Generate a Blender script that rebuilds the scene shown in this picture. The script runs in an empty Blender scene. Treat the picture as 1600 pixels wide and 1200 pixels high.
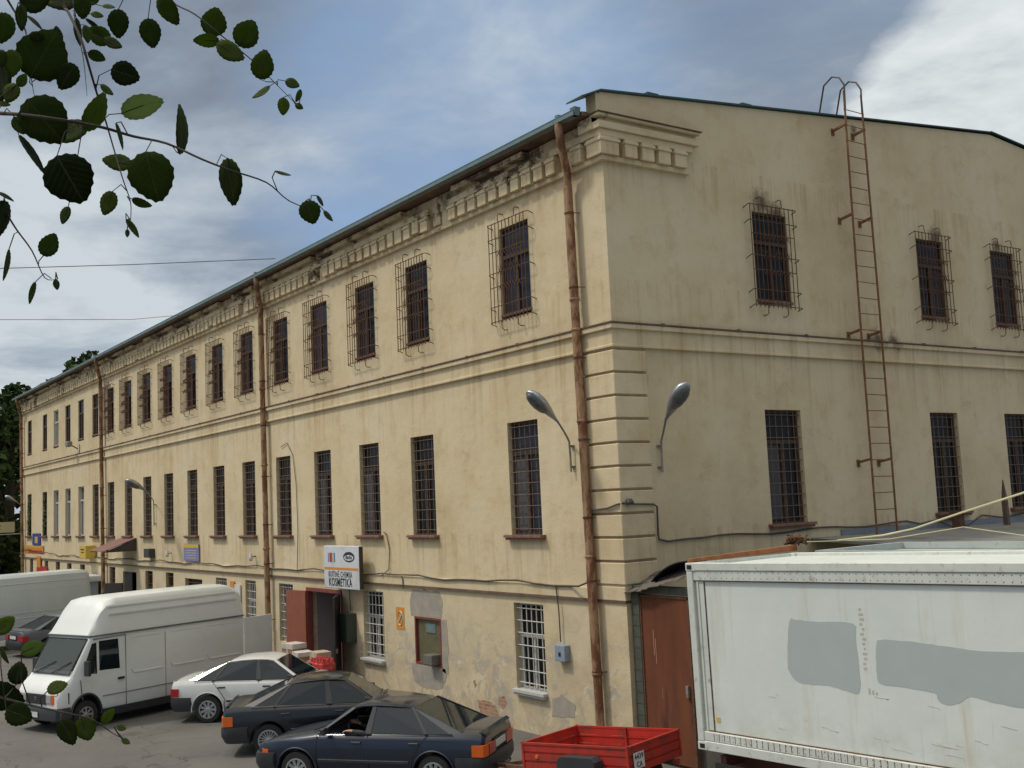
import bpy, bmesh, math, random
from mathutils import Vector, Matrix
random.seed(7)
sc = bpy.context.scene
col = sc.collection
# ---------------------------------------------------------------- camera
CAM = Vector((15.871, -13.453, 4.75))
RT = Vector((0.56799668, 0.82185855, -0.04391236))
UP = Vector((0.11299369, -0.02501981, 0.99328064))
FW = Vector((-0.81523751, 0.56914193, 0.107076))
cd = bpy.data.cameras.new('camera'); cam = bpy.data.objects.new('camera', cd); col.objects.link(cam)
m3 = Matrix((RT, UP, -FW)).transposed()
cam.matrix_world = Matrix.Translation(CAM) @ m3.to_4x4()
cd.sensor_width = 36; cd.lens = 36 * 1718.39 / 1600; cd.clip_start = 0.05; cd.clip_end = 2000
sc.camera = cam
# ---------------------------------------------------------------- light
SUN_EL, SUN_AZ = 58.0, 238.0      # azimuth of the direction towards the sun, degrees from +X, counter clockwise
sd = Vector((math.cos(math.radians(SUN_EL)) * math.cos(math.radians(SUN_AZ)),
             math.cos(math.radians(SUN_EL)) * math.sin(math.radians(SUN_AZ)), math.sin(math.radians(SUN_EL))))
sl = bpy.data.lights.new('sun', 'SUN'); sl.energy = 1.8; sl.angle = math.radians(6); sl.color = (1.0, 0.95, 0.86)
so = bpy.data.objects.new('sun', sl); col.objects.link(so)
so.rotation_euler = (-sd).to_track_quat('-Z', 'Y').to_euler(); so.location = (0, -20, 40)
sc.view_settings.view_transform = 'Standard'; sc.view_settings.look = 'None'
sc.view_settings.exposure = 0.0; sc.view_settings.gamma = 1.0

world = bpy.data.worlds.new("World"); sc.world = world; world.use_nodes = True
nt = world.node_tree; nt.nodes.clear()
def N(t, typ, **kw):
    n = t.nodes.new(typ)
    for k, v in kw.items(): setattr(n, k, v)
    return n
def mth(t, op, a, b=None, c=None, clamp=False):
    n = N(t, 'ShaderNodeMath', operation=op); n.use_clamp = clamp
    for i, v in enumerate((a, b, c)):
        if v is None: continue
        if isinstance(v, (int, float)): n.inputs[i].default_value = v
        else: t.links.new(v, n.inputs[i])
    return n.outputs[0]
def mixc(t, fac, a, b, mode='MIX'):
    n = N(t, 'ShaderNodeMix', data_type='RGBA', blend_type=mode)
    for i, v in ((0, fac), (6, a), (7, b)):
        if isinstance(v, (int, float)): n.inputs[i].default_value = v
        elif isinstance(v, tuple): n.inputs[i].default_value = (v[0], v[1], v[2], 1)
        else: t.links.new(v, n.inputs[i])
    return n.outputs[2]
def ramp(t, fac, pts, interp='LINEAR'):
    n = N(t, 'ShaderNodeValToRGB'); n.color_ramp.interpolation = interp
    e = n.color_ramp.elements
    while len(e) < len(pts): e.new(0.5)
    for i, (p, c) in enumerate(pts):
        e[i].position = p; e[i].color = (c, c, c, 1) if isinstance(c, (int, float)) else (c[0], c[1], c[2], 1)
    t.links.new(fac, n.inputs[0]); return n.outputs[0]
def noise(t, vec, scale, detail=5, rough=0.55, dist=0.0):
    n = N(t, 'ShaderNodeTexNoise'); n.inputs['Scale'].default_value = scale
    n.inputs['Detail'].default_value = detail; n.inputs['Roughness'].default_value = rough
    n.inputs['Distortion'].default_value = dist
    if vec is not None: t.links.new(vec, n.inputs['Vector'])
    return n.outputs[0]
tc = N(nt, 'ShaderNodeTexCoord')
sep = N(nt, 'ShaderNodeSeparateXYZ'); nt.links.new(tc.outputs['Generated'], sep.inputs[0])
zz = mth(nt, 'ADD', mth(nt, 'MAXIMUM', sep.outputs[2], 0.0), 0.16)
px = mth(nt, 'DIVIDE', sep.outputs[0], zz); py = mth(nt, 'DIVIDE', sep.outputs[1], zz)
cmb = N(nt, 'ShaderNodeCombineXYZ'); nt.links.new(px, cmb.inputs[0]); nt.links.new(py, cmb.inputs[1])
sky = N(nt, 'ShaderNodeTexSky', sky_type='NISHITA', sun_disc=False)
sky.sun_elevation = math.radians(SUN_EL); sky.sun_rotation = math.radians(90 - SUN_AZ); sky.altitude = 100
skyc = mixc(nt, 1.0, sky.outputs[0], (0.085, 0.085, 0.092), 'MULTIPLY')
n1 = noise(nt, cmb.outputs[0], 0.55, 8, 0.55, 0.3)
n2 = noise(nt, cmb.outputs[0], 1.7, 8, 0.58, 0.2)
nn = mth(nt, 'ADD', mth(nt, 'MULTIPLY', n1, 0.62), mth(nt, 'MULTIPLY', n2, 0.38))
def skydir(x, y):
    return (FW + RT * ((x - 800) / 1718.39) - UP * ((y - 600) / 1718.39)).normalized()
def blob(x, y, r0, r1):     # 1 inside the cosine radius r1, 0 outside r0 (degrees)
    d = skydir(x, y)
    vm = N(nt, 'ShaderNodeVectorMath', operation='DOT_PRODUCT'); nt.links.new(tc.outputs['Generated'], vm.inputs[0])
    vm.inputs[1].default_value = d
    mr = N(nt, 'ShaderNodeMapRange', interpolation_type='SMOOTHSTEP')
    mr.inputs[1].default_value = math.cos(math.radians(r0)); mr.inputs[2].default_value = math.cos(math.radians(r1))
    nt.links.new(vm.outputs['Value'], mr.inputs[0]); return mr.outputs[0]
gap = blob(720, 190, 14, 3)           # a thin place in the cloud with blue behind
white = blob(1720, 330, 15.5, 9)         # the tall white cloud
low = blob(60, 520, 13, 3)            # paler bank above the horizon
cover = ramp(nt, mth(nt, 'SUBTRACT', nn, mth(nt, 'MULTIPLY', gap, 0.20)), [(0.29, 0.0), (0.50, 1.0)])
shade = ramp(nt, mth(nt, 'ADD', mth(nt, 'ADD', n2, mth(nt, 'MULTIPLY', low, 0.20)), -0.03), [(0.30, (0.17, 0.205, 0.265)), (0.44, (0.26, 0.315, 0.39)), (0.56, (0.40, 0.465, 0.54)), (0.70, (0.60, 0.66, 0.70))])
blue = mixc(nt, 0.75, skyc, (0.31, 0.47, 0.71))
c1 = mixc(nt, cover, blue, shade)
wn = noise(nt, cmb.outputs[0], 2.6, 9, 0.6, 0.25)
wmask = ramp(nt, mth(nt, 'ADD', mth(nt, 'MULTIPLY', white, 0.75), mth(nt, 'MULTIPLY', wn, 0.55)), [(0.58, 0.0), (0.80, 1.0)])
wcol = ramp(nt, wn, [(0.30, (0.44, 0.49, 0.52)), (0.46, (0.66, 0.71, 0.73)), (0.62, (0.82, 0.86, 0.87))])
c2 = mixc(nt, wmask, c1, wcol)
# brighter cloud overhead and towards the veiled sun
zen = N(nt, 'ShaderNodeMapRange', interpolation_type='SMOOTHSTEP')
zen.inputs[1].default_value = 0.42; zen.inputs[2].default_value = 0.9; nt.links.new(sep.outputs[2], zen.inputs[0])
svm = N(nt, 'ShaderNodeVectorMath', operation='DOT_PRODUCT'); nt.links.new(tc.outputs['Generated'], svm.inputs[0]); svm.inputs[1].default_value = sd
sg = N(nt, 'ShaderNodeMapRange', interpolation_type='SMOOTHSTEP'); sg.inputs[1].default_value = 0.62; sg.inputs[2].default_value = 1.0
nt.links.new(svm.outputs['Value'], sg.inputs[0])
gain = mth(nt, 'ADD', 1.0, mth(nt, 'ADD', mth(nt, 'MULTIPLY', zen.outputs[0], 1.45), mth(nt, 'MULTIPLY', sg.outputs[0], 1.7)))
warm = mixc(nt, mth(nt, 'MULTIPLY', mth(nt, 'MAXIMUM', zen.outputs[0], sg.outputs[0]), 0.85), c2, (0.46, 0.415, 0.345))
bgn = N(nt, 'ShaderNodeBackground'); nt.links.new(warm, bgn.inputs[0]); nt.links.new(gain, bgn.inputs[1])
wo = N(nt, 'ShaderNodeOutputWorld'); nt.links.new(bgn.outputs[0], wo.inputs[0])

# ---------------------------------------------------------------- helpers
class MB:
    def __init__(s): s.v = []; s.f = []; s.m = []; s.mi = 0
    def add(s, vs, fs):
        b = len(s.v); s.v += [tuple(p) for p in vs]; s.f += [tuple(b + i for i in f) for f in fs]; s.m += [s.mi] * len(fs); return s
    def box(s, x0, x1, y0, y1, z0, z1):
        return s.add([(x0,y0,z0),(x1,y0,z0),(x1,y1,z0),(x0,y1,z0),(x0,y0,z1),(x1,y0,z1),(x1,y1,z1),(x0,y1,z1)],
                     [(0,3,2,1),(4,5,6,7),(0,1,5,4),(1,2,6,5),(2,3,7,6),(3,0,4,7)])
    def quad(s, a, b, c, d): return s.add([a, b, c, d], [(0,1,2,3)])
    def slab(s, pts, off):        # polygon pts extruded by vector off
        n = len(pts); off = Vector(off)
        vs = [Vector(p) for p in pts] + [Vector(p) + off for p in pts]
        return s.add(vs, [tuple(range(n - 1, -1, -1)), tuple(range(n, 2 * n))] + [(i, (i + 1) % n, n + (i + 1) % n, n + i) for i in range(n)])
    def bar(s, a, b, r, n=6, r2=None, ry=None):
        a = Vector(a); b = Vector(b); d = (b - a)
        if d.length < 1e-6: return s
        d.normalize(); r2 = r if r2 is None else r2; k = 1 if ry is None else ry / r
        ref = Vector((0,0,1)) if abs(d.z) < 0.95 else Vector((1,0,0))
        x = d.cross(ref).normalized(); y = x.cross(d)
        o = math.pi / n if n == 4 else 0; f = 1.4142 if n == 4 else 1
        vs = [a + (x * math.cos(o + 2*math.pi*i/n) + y * math.sin(o + 2*math.pi*i/n) * k) * r * f for i in range(n)]
        vs += [b + (x * math.cos(o + 2*math.pi*i/n) + y * math.sin(o + 2*math.pi*i/n) * k) * r2 * f for i in range(n)]
        return s.add(vs, [tuple(range(n-1,-1,-1)), tuple(range(n, 2*n))] + [(i,(i+1)%n,n+(i+1)%n,n+i) for i in range(n)])
    def path(s, pts, r, n=6, r2=None):
        pts = [Vector(p) for p in pts]; L = len(pts); r2 = r if r2 is None else r2
        rings = []; px_ = None
        for i, p in enumerate(pts):
            d = (pts[min(i+1, L-1)] - pts[max(i-1, 0)]).normalized()
            if px_ is None:
                ref = Vector((0,0,1)) if abs(d.z) < 0.95 else Vector((1,0,0)); x = d.cross(ref).normalized()
            else:
                x = (px_ - d * px_.dot(d)).normalized()
            px_ = x; y = x.cross(d); rr = r + (r2 - r) * i / max(L-1, 1)
            rings.append([p + (x*math.cos(2*math.pi*k/n) + y*math.sin(2*math.pi*k/n)) * rr for k in range(n)])
        vs = [q for rg in rings for q in rg]
        fs = [tuple(range(n-1,-1,-1)), tuple(range((L-1)*n, L*n))]
        for i in range(L-1):
            for k in range(n): fs.append((i*n+k, i*n+(k+1)%n, (i+1)*n+(k+1)%n, (i+1)*n+k))
        return s.add(vs, fs)
    def lathe(s, prof, c, axis='y', n=24):   # prof: (radius, offset along axis)
        c = Vector(c); vs = []
        for r, h in prof:
            for k in range(n):
                a = 2*math.pi*k/n
                p = (r*math.cos(a), h, r*math.sin(a)) if axis == 'y' else ((r*math.cos(a), r*math.sin(a), h) if axis == 'z' else (h, r*math.cos(a), r*math.sin(a)))
                vs.append(c + Vector(p))
        fs = []
        for i in range(len(prof)-1):
            for k in range(n): fs.append((i*n+k, i*n+(k+1)%n, (i+1)*n+(k+1)%n, (i+1)*n+k))
        return s.add(vs, fs)
    def loft(s, secs, cap=True):      # sections with equal counts, closed rings
        n = len(secs[0]); vs = [p for q in secs for p in q]; fs = []
        for i in range(len(secs)-1):
            for k in range(n): fs.append((i*n+k, i*n+(k+1)%n, (i+1)*n+(k+1)%n, (i+1)*n+k))
        if cap: fs += [tuple(range(n-1,-1,-1)), tuple(range((len(secs)-1)*n, len(secs)*n))]
        return s.add(vs, fs)
    def mesh(s, name, smooth=None, fix=True):
        me = bpy.data.meshes.new(name); me.from_pydata(s.v, [], s.f)
        for p, mi in zip(me.polygons, s.m): p.material_index = mi
        if fix:
            bm = bmesh.new(); bm.from_mesh(me); bmesh.ops.recalc_face_normals(bm, faces=bm.faces); bm.to_mesh(me); bm.free()
        if smooth:
            me.polygons.foreach_set('use_smooth', [True]*len(me.polygons)); me.set_sharp_from_angle(angle=math.radians(smooth))
        me.update(); return me
    def obj(s, name, mats, parent=None, smooth=None, fix=True, loc=None, rotz=None):
        me = s.mesh(name, smooth, fix)
        for m in (mats if isinstance(mats, (list, tuple)) else [mats]): me.materials.append(m)
        return link(name, me, parent, loc, rotz)
def link(name, me, parent=None, loc=None, rotz=None):
    o = bpy.data.objects.new(name, me); col.objects.link(o)
    if parent: o.parent = parent
    if loc: o.location = loc
    if rotz is not None: o.rotation_euler = (0, 0, rotz)
    return o
def thing(name, label, cat, loc=(0,0,0), rotz=0, group=None):
    o = bpy.data.objects.new(name, None); col.objects.link(o); o.location = loc; o.rotation_euler = (0,0,rotz)
    o.empty_display_size = 0.2
    return tag(o, label, cat, group)
def tag(o, label, cat, group=None):
    o['label'] = label; o['category'] = cat
    if group: o['group'] = group
    return o
def struct(o): o['kind'] = 'structure'; return o
def bevel(o, w=0.01, seg=2, ang=30):
    md = o.modifiers.new('bevel', 'BEVEL'); md.width = w; md.segments = seg; md.limit_method = 'ANGLE'; md.angle_limit = math.radians(ang)
    return o
def cut(me, cutters):       # boolean differences, applied one after another
    o = bpy.data.objects.new('tmp', me); col.objects.link(o)
    for c in cutters:
        for p in c.polygons: p.material_index = 1
        for m in me.materials: c.materials.append(m)
        co = bpy.data.objects.new('tmpc', c); col.objects.link(co)
        md = o.modifiers.new('b', 'BOOLEAN'); md.object = co; md.operation = 'DIFFERENCE'; md.solver = 'EXACT'
        dg = bpy.context.evaluated_depsgraph_get(); dg.update()
        nm = bpy.data.meshes.new_from_object(o.evaluated_get(dg))
        o.modifiers.clear(); o.data = nm; bpy.data.objects.remove(co)
    r = o.data; bpy.data.objects.remove(o); return r
FONT_CACHE = {}
def text_mesh(txt, size, ext=0.002, bold=0.0, sx=1.0):
    cu = bpy.data.curves.new('txt', 'FONT'); cu.body = txt; cu.size = size; cu.extrude = ext; cu.offset = bold
    cu.space_character = 1.12; cu.align_x = 'CENTER'; cu.align_y = 'CENTER'; cu.resolution_u = 3
    o = bpy.data.objects.new('txt', cu); col.objects.link(o)
    dg = bpy.context.evaluated_depsgraph_get(); dg.update()
    me = bpy.data.meshes.new_from_object(o.evaluated_get(dg)); bpy.data.objects.remove(o)
    for v in me.vertices: v.co.x *= sx
    return me

# ---------------------------------------------------------------- materials
def mat(name, base, rough=0.6, metal=0.0, var=0.12, scale=6.0, bump=0.0, bscale=60.0, coat=0.0, dark=None, dscale=3.0, dlo=0.55, dhi=0.7, spec=0.5, stretch=None, alpha=None, trans=0.0, emit=0.0):
    m = bpy.data.materials.new(name); m.use_nodes = True; t = m.node_tree
    b = t.nodes['Principled BSDF']; tcn = N(t, 'ShaderNodeTexCoord'); vec = tcn.outputs['Object']
    if stretch:
        mp = N(t, 'ShaderNodeMapping'); mp.inputs['Scale'].default_value = stretch; t.links.new(vec, mp.inputs[0]); sv = mp.outputs[0]
    else: sv = vec
    lo = tuple(max(0, c*(1-var)) for c in base); hi = tuple(min(1, c*(1+var)) for c in base)
    nz = noise(t, sv, scale, 6, 0.6)
    c = ramp(t, nz, [(0.3, lo), (0.7, hi)])
    if dark:
        dm = ramp(t, noise(t, sv, dscale, 8, 0.65), [(dlo, 0.0), (dhi, 1.0)])
        c = mixc(t, dm, c, dark)
    t.links.new(c, b.inputs['Base Color'])
    b.inputs['Roughness'].default_value = rough; b.inputs['Metallic'].default_value = metal
    b.inputs['Coat Weight'].default_value = coat; b.inputs['Coat Roughness'].default_value = 0.05
    b.inputs['Specular IOR Level'].default_value = spec
    b.inputs['Transmission Weight'].default_value = trans
    if bump > 0:
        bn = N(t, 'ShaderNodeBump'); bn.inputs['Strength'].default_value = 0.6; bn.inputs['Distance'].default_value = bump
        t.links.new(noise(t, vec, bscale, 5, 0.65), bn.inputs['Height']); t.links.new(bn.outputs[0], b.inputs['Normal'])
    return m
def glassy(name, base, rough=0.05, alpha=1.0, spec=0.8, bump=True):
    m = bpy.data.materials.new(name); m.use_nodes = True; t = m.node_tree; b = t.nodes['Principled BSDF']
    b.inputs['Base Color'].default_value = (*base, 1); b.inputs['Roughness'].default_value = rough
    b.inputs['Specular IOR Level'].default_value = spec
    if alpha < 1: b.inputs['Alpha'].default_value = alpha
    if not bump: return m
    tcn = N(t, 'ShaderNodeTexCoord'); bn = N(t, 'ShaderNodeBump'); bn.inputs['Strength'].default_value = 0.25; bn.inputs['Distance'].default_value = 0.01
    t.links.new(noise(t, tcn.outputs['Object'], 3.0, 2), bn.inputs['Height']); t.links.new(bn.outputs[0], b.inputs['Normal'])
    return m

def wall_material():
    m = bpy.data.materials.new('ochre_plaster'); m.use_nodes = True; t = m.node_tree; b = t.nodes['Principled BSDF']
    g = N(t, 'ShaderNodeTexCoord'); P = g.outputs['Object']
    sp = N(t, 'ShaderNodeSeparateXYZ'); t.links.new(P, sp.inputs[0]); X, Y, Z = sp.outputs
    U = mth(t, 'ADD', X, mth(t, 'MULTIPLY', Y, 1.37))
    big = noise(t, P, 0.35, 6, 0.6)
    c = ramp(t, big, [(0.30, (0.54, 0.435, 0.265)), (0.5, (0.635, 0.53, 0.34)), (0.70, (0.68, 0.585, 0.40))])
    med = noise(t, P, 1.6, 8, 0.65)
    c = mixc(t, mth(t, 'MULTIPLY', ramp(t, med, [(0.52, 0.0), (0.72, 1.0)]), 0.42), c, (0.45, 0.32, 0.15))
    # pale scuffs and repairs
    sc1 = noise(t, P, 2.3, 7, 0.7, 1.0)
    c = mixc(t, mth(t, 'MULTIPLY', ramp(t, sc1, [(0.60, 0.0), (0.68, 1.0)]), 0.28), c, (0.60, 0.54, 0.42))
    sc2 = noise(t, P, 1.15, 9, 0.72, 0.7)
    c = mixc(t, mth(t, 'MULTIPLY', ramp(t, sc2, [(0.57, 0.0), (0.60, 1.0)]), 0.13), c, (0.50, 0.40, 0.27))
    vw = N(t, 'ShaderNodeTexVoronoi', feature='DISTANCE_TO_EDGE'); vw.inputs['Scale'].default_value = 0.8
    wa = N(t, 'ShaderNodeVectorMath', operation='ADD'); wn_ = N(t, 'ShaderNodeTexNoise'); wn_.inputs['Scale'].default_value = 1.6; wn_.inputs['Detail'].default_value = 6
    t.links.new(P, wn_.inputs['Vector']); t.links.new(P, wa.inputs[0]); t.links.new(wn_.outputs['Color'], wa.inputs[1]); t.links.new(wa.outputs[0], vw.inputs['Vector'])
    ck = mth(t, 'MULTIPLY', mth(t, 'LESS_THAN', vw.outputs['Distance'], 0.010), ramp(t, noise(t, P, 0.8, 4, 0.6), [(0.52, 0.0), (0.60, 1.0)]))
    c = mixc(t, mth(t, 'MULTIPLY', ck, 0.18), c, (0.28, 0.20, 0.12))
    # vertical streaks
    cm = N(t, 'ShaderNodeCombineXYZ'); t.links.new(mth(t, 'MULTIPLY', U, 3.4), cm.inputs[0]); t.links.new(mth(t, 'MULTIPLY', Z, 0.22), cm.inputs[2])
    st = ramp(t, noise(t, cm.outputs[0], 1.0, 7, 0.7), [(0.50, 0.0), (0.68, 1.0)])
    def band(z0, z1):   # 1 at z1 fading to 0 at z0 (downward run-off)
        r = N(t, 'ShaderNodeMapRange', interpolation_type='SMOOTHSTEP'); r.inputs[1].default_value = z0; r.inputs[2].default_value = z1; t.links.new(Z, r.inputs[0])
        q = mth(t, 'LESS_THAN', Z, z1 + 0.05); return mth(t, 'MULTIPLY', r.outputs[0], q)
    runs = mth(t, 'MAXIMUM', mth(t, 'MAXIMUM', band(5.8, 8.1), band(10.2, 11.5)), mth(t, 'MAXIMUM', band(2.3, 4.05), mth(t, 'MULTIPLY', band(8.0, 8.9), 0.8)))
    c = mixc(t, mth(t, 'MULTIPLY', mth(t, 'MULTIPLY', st, runs), 0.5), c, (0.33, 0.195, 0.075))
    c = mixc(t, mth(t, 'MULTIPLY', st, 0.09), c, (0.40, 0.30, 0.17))
    # damp grey foot of the wall
    fr = N(t, 'ShaderNodeMapRange', interpolation_type='SMOOTHSTEP'); fr.inputs[1].default_value = 3.0; fr.inputs[2].default_value = 0.8; t.links.new(Z, fr.inputs[0])
    foot = mth(t, 'MULTIPLY', fr.outputs[0], ramp(t, noise(t, P, 0.9, 8, 0.7), [(0.38, 0.0), (0.60, 1.0)]))
    c = mixc(t, mth(t, 'MULTIPLY', foot, 0.6), c, (0.42, 0.345, 0.25))
    pe = ramp(t, noise(t, P, 1.7, 9, 0.7, 1.2), [(0.53, 0.0), (0.56, 1.0)])
    c = mixc(t, mth(t, 'MULTIPLY', mth(t, 'MULTIPLY', fr.outputs[0], pe), 0.8), c, (0.40, 0.36, 0.30))
    pe2 = ramp(t, noise(t, P, 2.9, 9, 0.7, 0.8), [(0.60, 0.0), (0.62, 1.0)])
    c = mixc(t, mth(t, 'MULTIPLY', mth(t, 'MULTIPLY', fr.outputs[0], pe2), 0.8), c, (0.62, 0.55, 0.42))
    pits = ramp(t, noise(t, P, 7.0, 6, 0.7), [(0.66, 0.0), (0.72, 1.0)])
    c = mixc(t, mth(t, 'MULTIPLY', mth(t, 'MULTIPLY', fr.outputs[0], pits), 0.7), c, (0.22, 0.145, 0.09))
    # black mould above the gable windows and under the ladder brackets
    for (cx, cy, cz, rad) in ((0,4.40,10.93,0.50),(0,4.85,10.75,0.42),(0,10.6,10.85,0.45),(0,13.3,10.85,0.35),(0,8.0,8.12,0.45),(0,8.6,8.1,0.40),(0,7.75,13.1,0.22),(-5.6,0,11.9,0.5),(0,10.3,3.95,0.7)):
        vd = N(t, 'ShaderNodeVectorMath', operation='DISTANCE'); t.links.new(P, vd.inputs[0]); vd.inputs[1].default_value = (cx, cy, cz)
        w = mth(t, 'SUBTRACT', 1.0, mth(t, 'DIVIDE', vd.outputs['Value'], rad))
        w = ramp(t, mth(t, 'ADD', w, mth(t, 'MULTIPLY', mth(t, 'SUBTRACT', noise(t, P, 6.0, 8, 0.75), 0.5), 1.6)), [(0.25, 0.0), (0.85, 1.0)])
        c = mixc(t, mth(t, 'MULTIPLY', w, 0.82), c, (0.055, 0.045, 0.035))
    t.links.new(c, b.inputs['Base Color']); b.inputs['Roughness'].default_value = 0.9; b.inputs['Specular IOR Level'].default_value = 0.2
    bn = N(t, 'ShaderNodeBump'); bn.inputs['Strength'].default_value = 0.7; bn.inputs['Distance'].default_value = 0.02
    h = mth(t, 'ADD', mth(t, 'MULTIPLY', noise(t, P, 3.0, 9, 0.6), 1.2), mth(t, 'MULTIPLY', noise(t, P, 38.0, 4, 0.6), 0.25))
    t.links.new(h, bn.inputs['Height']); t.links.new(bn.outputs[0], b.inputs['Normal'])
    return m
def cornice_material():      # plaster that has fallen away in places, blackened brick below
    m = wall_material(); m.name = 'crumbling_cornice_plaster'; t = m.node_tree; b = t.nodes['Principled BSDF']
    src = b.inputs['Base Color'].links[0].from_socket
    g = N(t, 'ShaderNodeTexCoord'); P = g.outputs['Object']
    sp = N(t, 'ShaderNodeSeparateXYZ'); t.links.new(P, sp.inputs[0])
    lost = noise(t, P, 0.55, 8, 0.72, 0.6)
    hi = N(t, 'ShaderNodeMapRange'); hi.inputs[1].default_value = 11.2; hi.inputs[2].default_value = 12.2; t.links.new(sp.outputs[2], hi.inputs[0])
    onleft = mth(t, 'LESS_THAN', sp.outputs[1], 0.02)
    k = ramp(t, mth(t, 'ADD', lost, mth(t, 'MULTIPLY', hi.outputs[0], 0.13)), [(0.60, 0.0), (0.65, 1.0)])
    k = mth(t, 'MULTIPLY', k, onleft)
    br = N(t, 'ShaderNodeTexBrick'); br.inputs['Scale'].default_value = 3.2; br.inputs['Color1'].default_value = (0.12, 0.085, 0.06, 1)
    br.inputs['Color2'].default_value = (0.25, 0.18, 0.12, 1); br.inputs['Mortar'].default_value = (0.04, 0.035, 0.03, 1)
    mp = N(t, 'ShaderNodeMapping'); mp.inputs['Rotation'].default_value = (math.radians(90), 0, 0); t.links.new(P, mp.inputs[0]); t.links.new(mp.outputs[0], br.inputs['Vector'])
    c = mixc(t, k, src, br.outputs[0])
    gr = ramp(t, noise(t, P, 2.2, 8, 0.75), [(0.50, 0.0), (0.64, 1.0)])
    c = mixc(t, mth(t, 'MULTIPLY', mth(t, 'MULTIPLY', gr, hi.outputs[0]), mth(t, 'MULTIPLY', onleft, 0.8)), c, (0.10, 0.08, 0.055))
    t.links.new(c, b.inputs['Base Color']); return m

M = {}
M['wall'] = wall_material(); M['cornice'] = cornice_material()
M['rust'] = mat('rusty_iron', (0.13, 0.065, 0.035), 0.85, 0.2, 0.3, 14, dark=(0.05,0.03,0.02), dscale=9)
M['ladder'] = mat('orange_rusty_ladder', (0.21, 0.10, 0.045), 0.85, 0.1, 0.3, 9, dark=(0.09,0.045,0.025), dscale=5)
M['pipe'] = mat('rusty_drainpipe', (0.33, 0.20, 0.11), 0.75, 0.1, 0.3, 5, 0.004, 30, dark=(0.17,0.07,0.032), dscale=2.2, dlo=0.47, dhi=0.56, stretch=(3,3,1))
M['sill'] = mat('brown_sill_paint', (0.20, 0.105, 0.07), 0.7, 0, 0.3, 9, 0.006, 25, dark=(0.30,0.24,0.16), dscale=6)
M['wood'] = mat('brown_window_wood', (0.085, 0.048, 0.03), 0.65, 0, 0.3, 12, dark=(0.07,0.04,0.03), dscale=5)
M['white_wood'] = mat('white_window_paint', (0.50, 0.50, 0.47), 0.5, 0, 0.08, 9, dark=(0.35,0.33,0.30), dscale=7, dlo=0.6)
M['pane'] = glassy('dark_window_glass', (0.010, 0.011, 0.013), 0.25, 1, .22)
M['pane_b'] = glassy('bluish_window_glass', (0.028, 0.032, 0.045), 0.35, 1, .25)
M['paleiron'] = mat('faded_rusty_bars', (0.15, 0.105, 0.075), 0.85, 0, 0.35, 12)
M['curtain'] = mat('grey_curtain', (0.08, 0.08, 0.085), 0.9, 0, 0.25, 8, stretch=(8,1,0.6))
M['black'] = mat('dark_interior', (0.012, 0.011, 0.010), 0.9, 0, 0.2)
M['flash'] = mat('brown_ledge_tin', (0.16, 0.095, 0.06), 0.7, 0.1, 0.3, 5, dark=(0.07,0.06,0.05), dscale=2.2, dlo=0.5)
M['roof'] = mat('green_roof_tin', (0.04, 0.085, 0.075), 0.5, 0.3, 0.2, 3, dark=(0.09,0.07,0.05), dscale=2)
M['gutter'] = mat('zinc_gutter', (0.15, 0.215, 0.22), 0.55, 0.2, 0.15, 4, dark=(0.15,0.16,0.16), dscale=1.2)
M['cement'] = mat('grey_cement', (0.31, 0.285, 0.245), 0.9, 0, 0.15, 4, 0.01, 20, dark=(0.38,0.33,0.25), dscale=3.5, dlo=.45, dhi=.65)
M['brick'] = None
M['metal'] = mat('weathered_aluminium', (0.42, 0.45, 0.47), 0.38, 0.75, 0.12, 5, dark=(0.18,0.19,0.19), dscale=4)
M['galv'] = mat('galvanised_pipe', (0.28, 0.27, 0.24), 0.55, 0.5, 0.2, 8)
M['cable'] = mat('dark_cable', (0.085, 0.075, 0.062), 0.8, 0, 0.3, 3)
M['white_iron'] = mat('white_painted_iron', (0.50, 0.49, 0.44), 0.5, 0, 0.1, 9, dark=(0.33,0.26,0.2), dscale=8, dlo=0.62)
def brick_mat():
    m = bpy.data.materials.new('bare_red_brick'); m.use_nodes = True; t = m.node_tree; b = t.nodes['Principled BSDF']
    g = N(t, 'ShaderNodeTexCoord'); mp = N(t, 'ShaderNodeMapping'); mp.inputs['Rotation'].default_value = (math.radians(90), 0, 0); t.links.new(g.outputs['Object'], mp.inputs[0])
    br = N(t, 'ShaderNodeTexBrick'); br.inputs['Scale'].default_value = 2.0; br.inputs['Brick Width'].default_value = 0.5; br.inputs['Row Height'].default_value = 0.16
    br.inputs['Mortar Size'].default_value = 0.02
    br.inputs['Color1'].default_value = (0.30, 0.11, 0.06, 1); br.inputs['Color2'].default_value = (0.38, 0.20, 0.12, 1); br.inputs['Mortar'].default_value = (0.36, 0.30, 0.22, 1)
    t.links.new(mp.outputs[0], br.inputs['Vector'])
    c = mixc(t, ramp(t, noise(t, g.outputs['Object'], 9, 6, 0.7), [(0.5, 0.0), (0.6, 1.0)]), br.outputs[0], (0.37, 0.28, 0.19))
    t.links.new(c, b.inputs['Base Color']); b.inputs['Roughness'].default_value = 0.95; return m
M['brick'] = brick_mat()
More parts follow.
